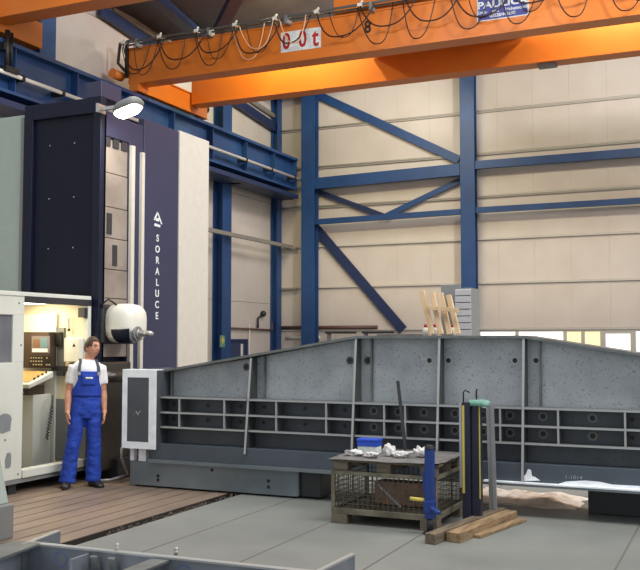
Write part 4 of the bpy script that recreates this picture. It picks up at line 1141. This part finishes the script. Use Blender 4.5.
# shirt
def wrinkle(o, amp, sc, zsq=1.):
    me = o.data
    for v in me.vertices:
        c = v.co
        d = noise.noise(Vector((c.x*sc, c.y*sc, c.z*sc*zsq)))*amp+noise.noise(Vector((c.x*sc*2.3+5, c.y*sc*2.3, c.z*sc*2.3*zsq)))*amp*.5
        v.co = c+v.normal*d
sm = MB().rings([(cx_, cy_, z, rx+.012, ry+.012) for cx_, cy_, z, rx, ry in [(0, 0, 1.05, .138, .098)]+TORSO[2:-1]]+[(0, .018, 1.487, .078, .074)], 32)
for s in (-1, 1):
    sh, el, wr = ARMS[s]
    sm.tube([sh+Vector((-s*.05, 0, .0)), sh, sh.lerp(el, .35), sh.lerp(el, .68)], [.06, .062, .064, .063], 18)
so = sm.build('t_shirt', M_shirt, wk, local=True); bake(so, .009, 4); wrinkle(so, .006, 14)
# overalls
om = MB().rings([(0, 0, .80, .155, .112), (0, 0, .88, .170, .124), (0, 0, .95, .174, .126), (0, 0, 1.02, .170, .124), (0, 0, 1.09, .163, .122)], 32)
for s in (-1, 1):
    hip, kn, an = LEGS[s]
    om.tube([hip+Vector((0, 0, -.02)), hip.lerp(kn, .35), hip.lerp(kn, .75), kn, kn.lerp(an, .4), kn.lerp(an, .8), an+Vector((0, 0, .0)), an-Vector((0, 0, .035))], [.098, .094, .086, .081, .083, .089, .094, .094], 22)
oo = om.build('overalls', M_overall, wk, local=True); bake(oo, .011, 3); wrinkle(oo, .011, 11, 1.4)
def tor(z):
    for a_, b_ in zip(TORSO, TORSO[1:]):
        if a_[2] <= z <= b_[2]:
            t = (z-a_[2])/(b_[2]-a_[2]); return a_[1]+(b_[1]-a_[1])*t, a_[3]+(b_[3]-a_[3])*t, a_[4]+(b_[4]-a_[4])*t
    return TORSO[-1][1], TORSO[-1][3], TORSO[-1][4]
def tpt(ang, z, off):
    cy_, rx, ry = tor(z)
    return Vector(((rx+off)*math.sin(ang), cy_-(ry+off)*math.cos(ang), z))
def bibf(u, v):
    z = 1.06+.29*v
    amax = R(40)+R(70)*(1-min(1, v/.75))**1.8
    return tpt((2*u-1)*amax, z, .024)
MB().grid(31, 21, bibf).build('bib', M_overall, oo, local=True, solid=.010)
pk = MB().grid(11, 9, lambda u, v: tpt((2*u-1)*R(25), 1.19+.125*v, .034)).build('bib_pocket', M_overall, oo, local=True, solid=.008)
MB().grid(9, 3, lambda u, v: tpt(R(-12)+R(24)*u, 1.262+.022*v, .041)).build('pocket_badge', M_paper, oo, local=True, solid=.002)
for s in (-1, 1):
    pth = [tpt(s*R(34), 1.31, .034), tpt(s*R(34), 1.36, .032), tpt(s*R(35), 1.40, .03), Vector((s*.094, -.058, 1.468)), Vector((s*.09, .0, 1.492)), Vector((s*.085, .07, 1.468)), tpt(PI-s*R(35), 1.40, .028), tpt(PI-s*R(25), 1.25, .03), tpt(PI-s*R(10), 1.08, .03)]
    mb = MB(); prev = None
    for k, p in enumerate(pth):
        t = (pth[min(k+1, len(pth)-1)]-pth[max(k-1, 0)]).normalized()
        wdir = Vector((1, 0, 0)); wdir = (wdir-t*wdir.dot(t)).normalized()
        a_, b_ = mb.bm.verts.new(p-wdir*.017), mb.bm.verts.new(p+wdir*.017)
        if prev: mb.bm.faces.new((prev[0], a_, b_, prev[1])).smooth = True
        prev = (a_, b_)
    st = mb.build('strap', M_strap, oo, local=True, solid=.006)
    c = tpt(s*R(34), 1.325, .038); MB().box(c-Vector((.018, .005, .02)), c+Vector((.018, .005, .02))).build('buckle', M_steel, st, local=True)
    # shoes
    hip, kn, an = LEGS[s]
    tw = R(-14) if s < 0 else R(22)
    sm_ = MB()
    fwd = Vector((math.sin(tw), -math.cos(tw), 0)); lat = Vector((math.cos(tw), math.sin(tw), 0))
    c0 = Vector((an.x, an.y, 0))
    secs = [(-.075, .030, .06, .0), (-.06, .038, .085, .0), (0, .042, .10, 0), (.06, .045, .085, 0), (.11, .050, .066, 0), (.155, .049, .055, 0), (.19, .038, .045, 0), (.205, .018, .03, 0)]
    RG = []
    for d_, hw, hh, _ in secs:
        RG.append([sm_.bm.verts.new(c0+fwd*d_+lat*hw*math.copysign(abs(math.cos(a))**.7, math.cos(a))+Vector((0, 0, hh*.5+hh*.5*math.copysign(abs(math.sin(a))**.7, math.sin(a)))))
                   for a in [2*PI*j/16 for j in range(16)]])
    for A_, B_ in zip(RG, RG[1:]):
        for j in range(16): sm_.bm.faces.new((A_[j], A_[(j+1) % 16], B_[(j+1) % 16], B_[j])).smooth = True
    sm_.bm.faces.new(RG[0][::-1]); sm_.bm.faces.new(RG[-1])
    sm_.build('shoe', M_shoe, wk, local=True)
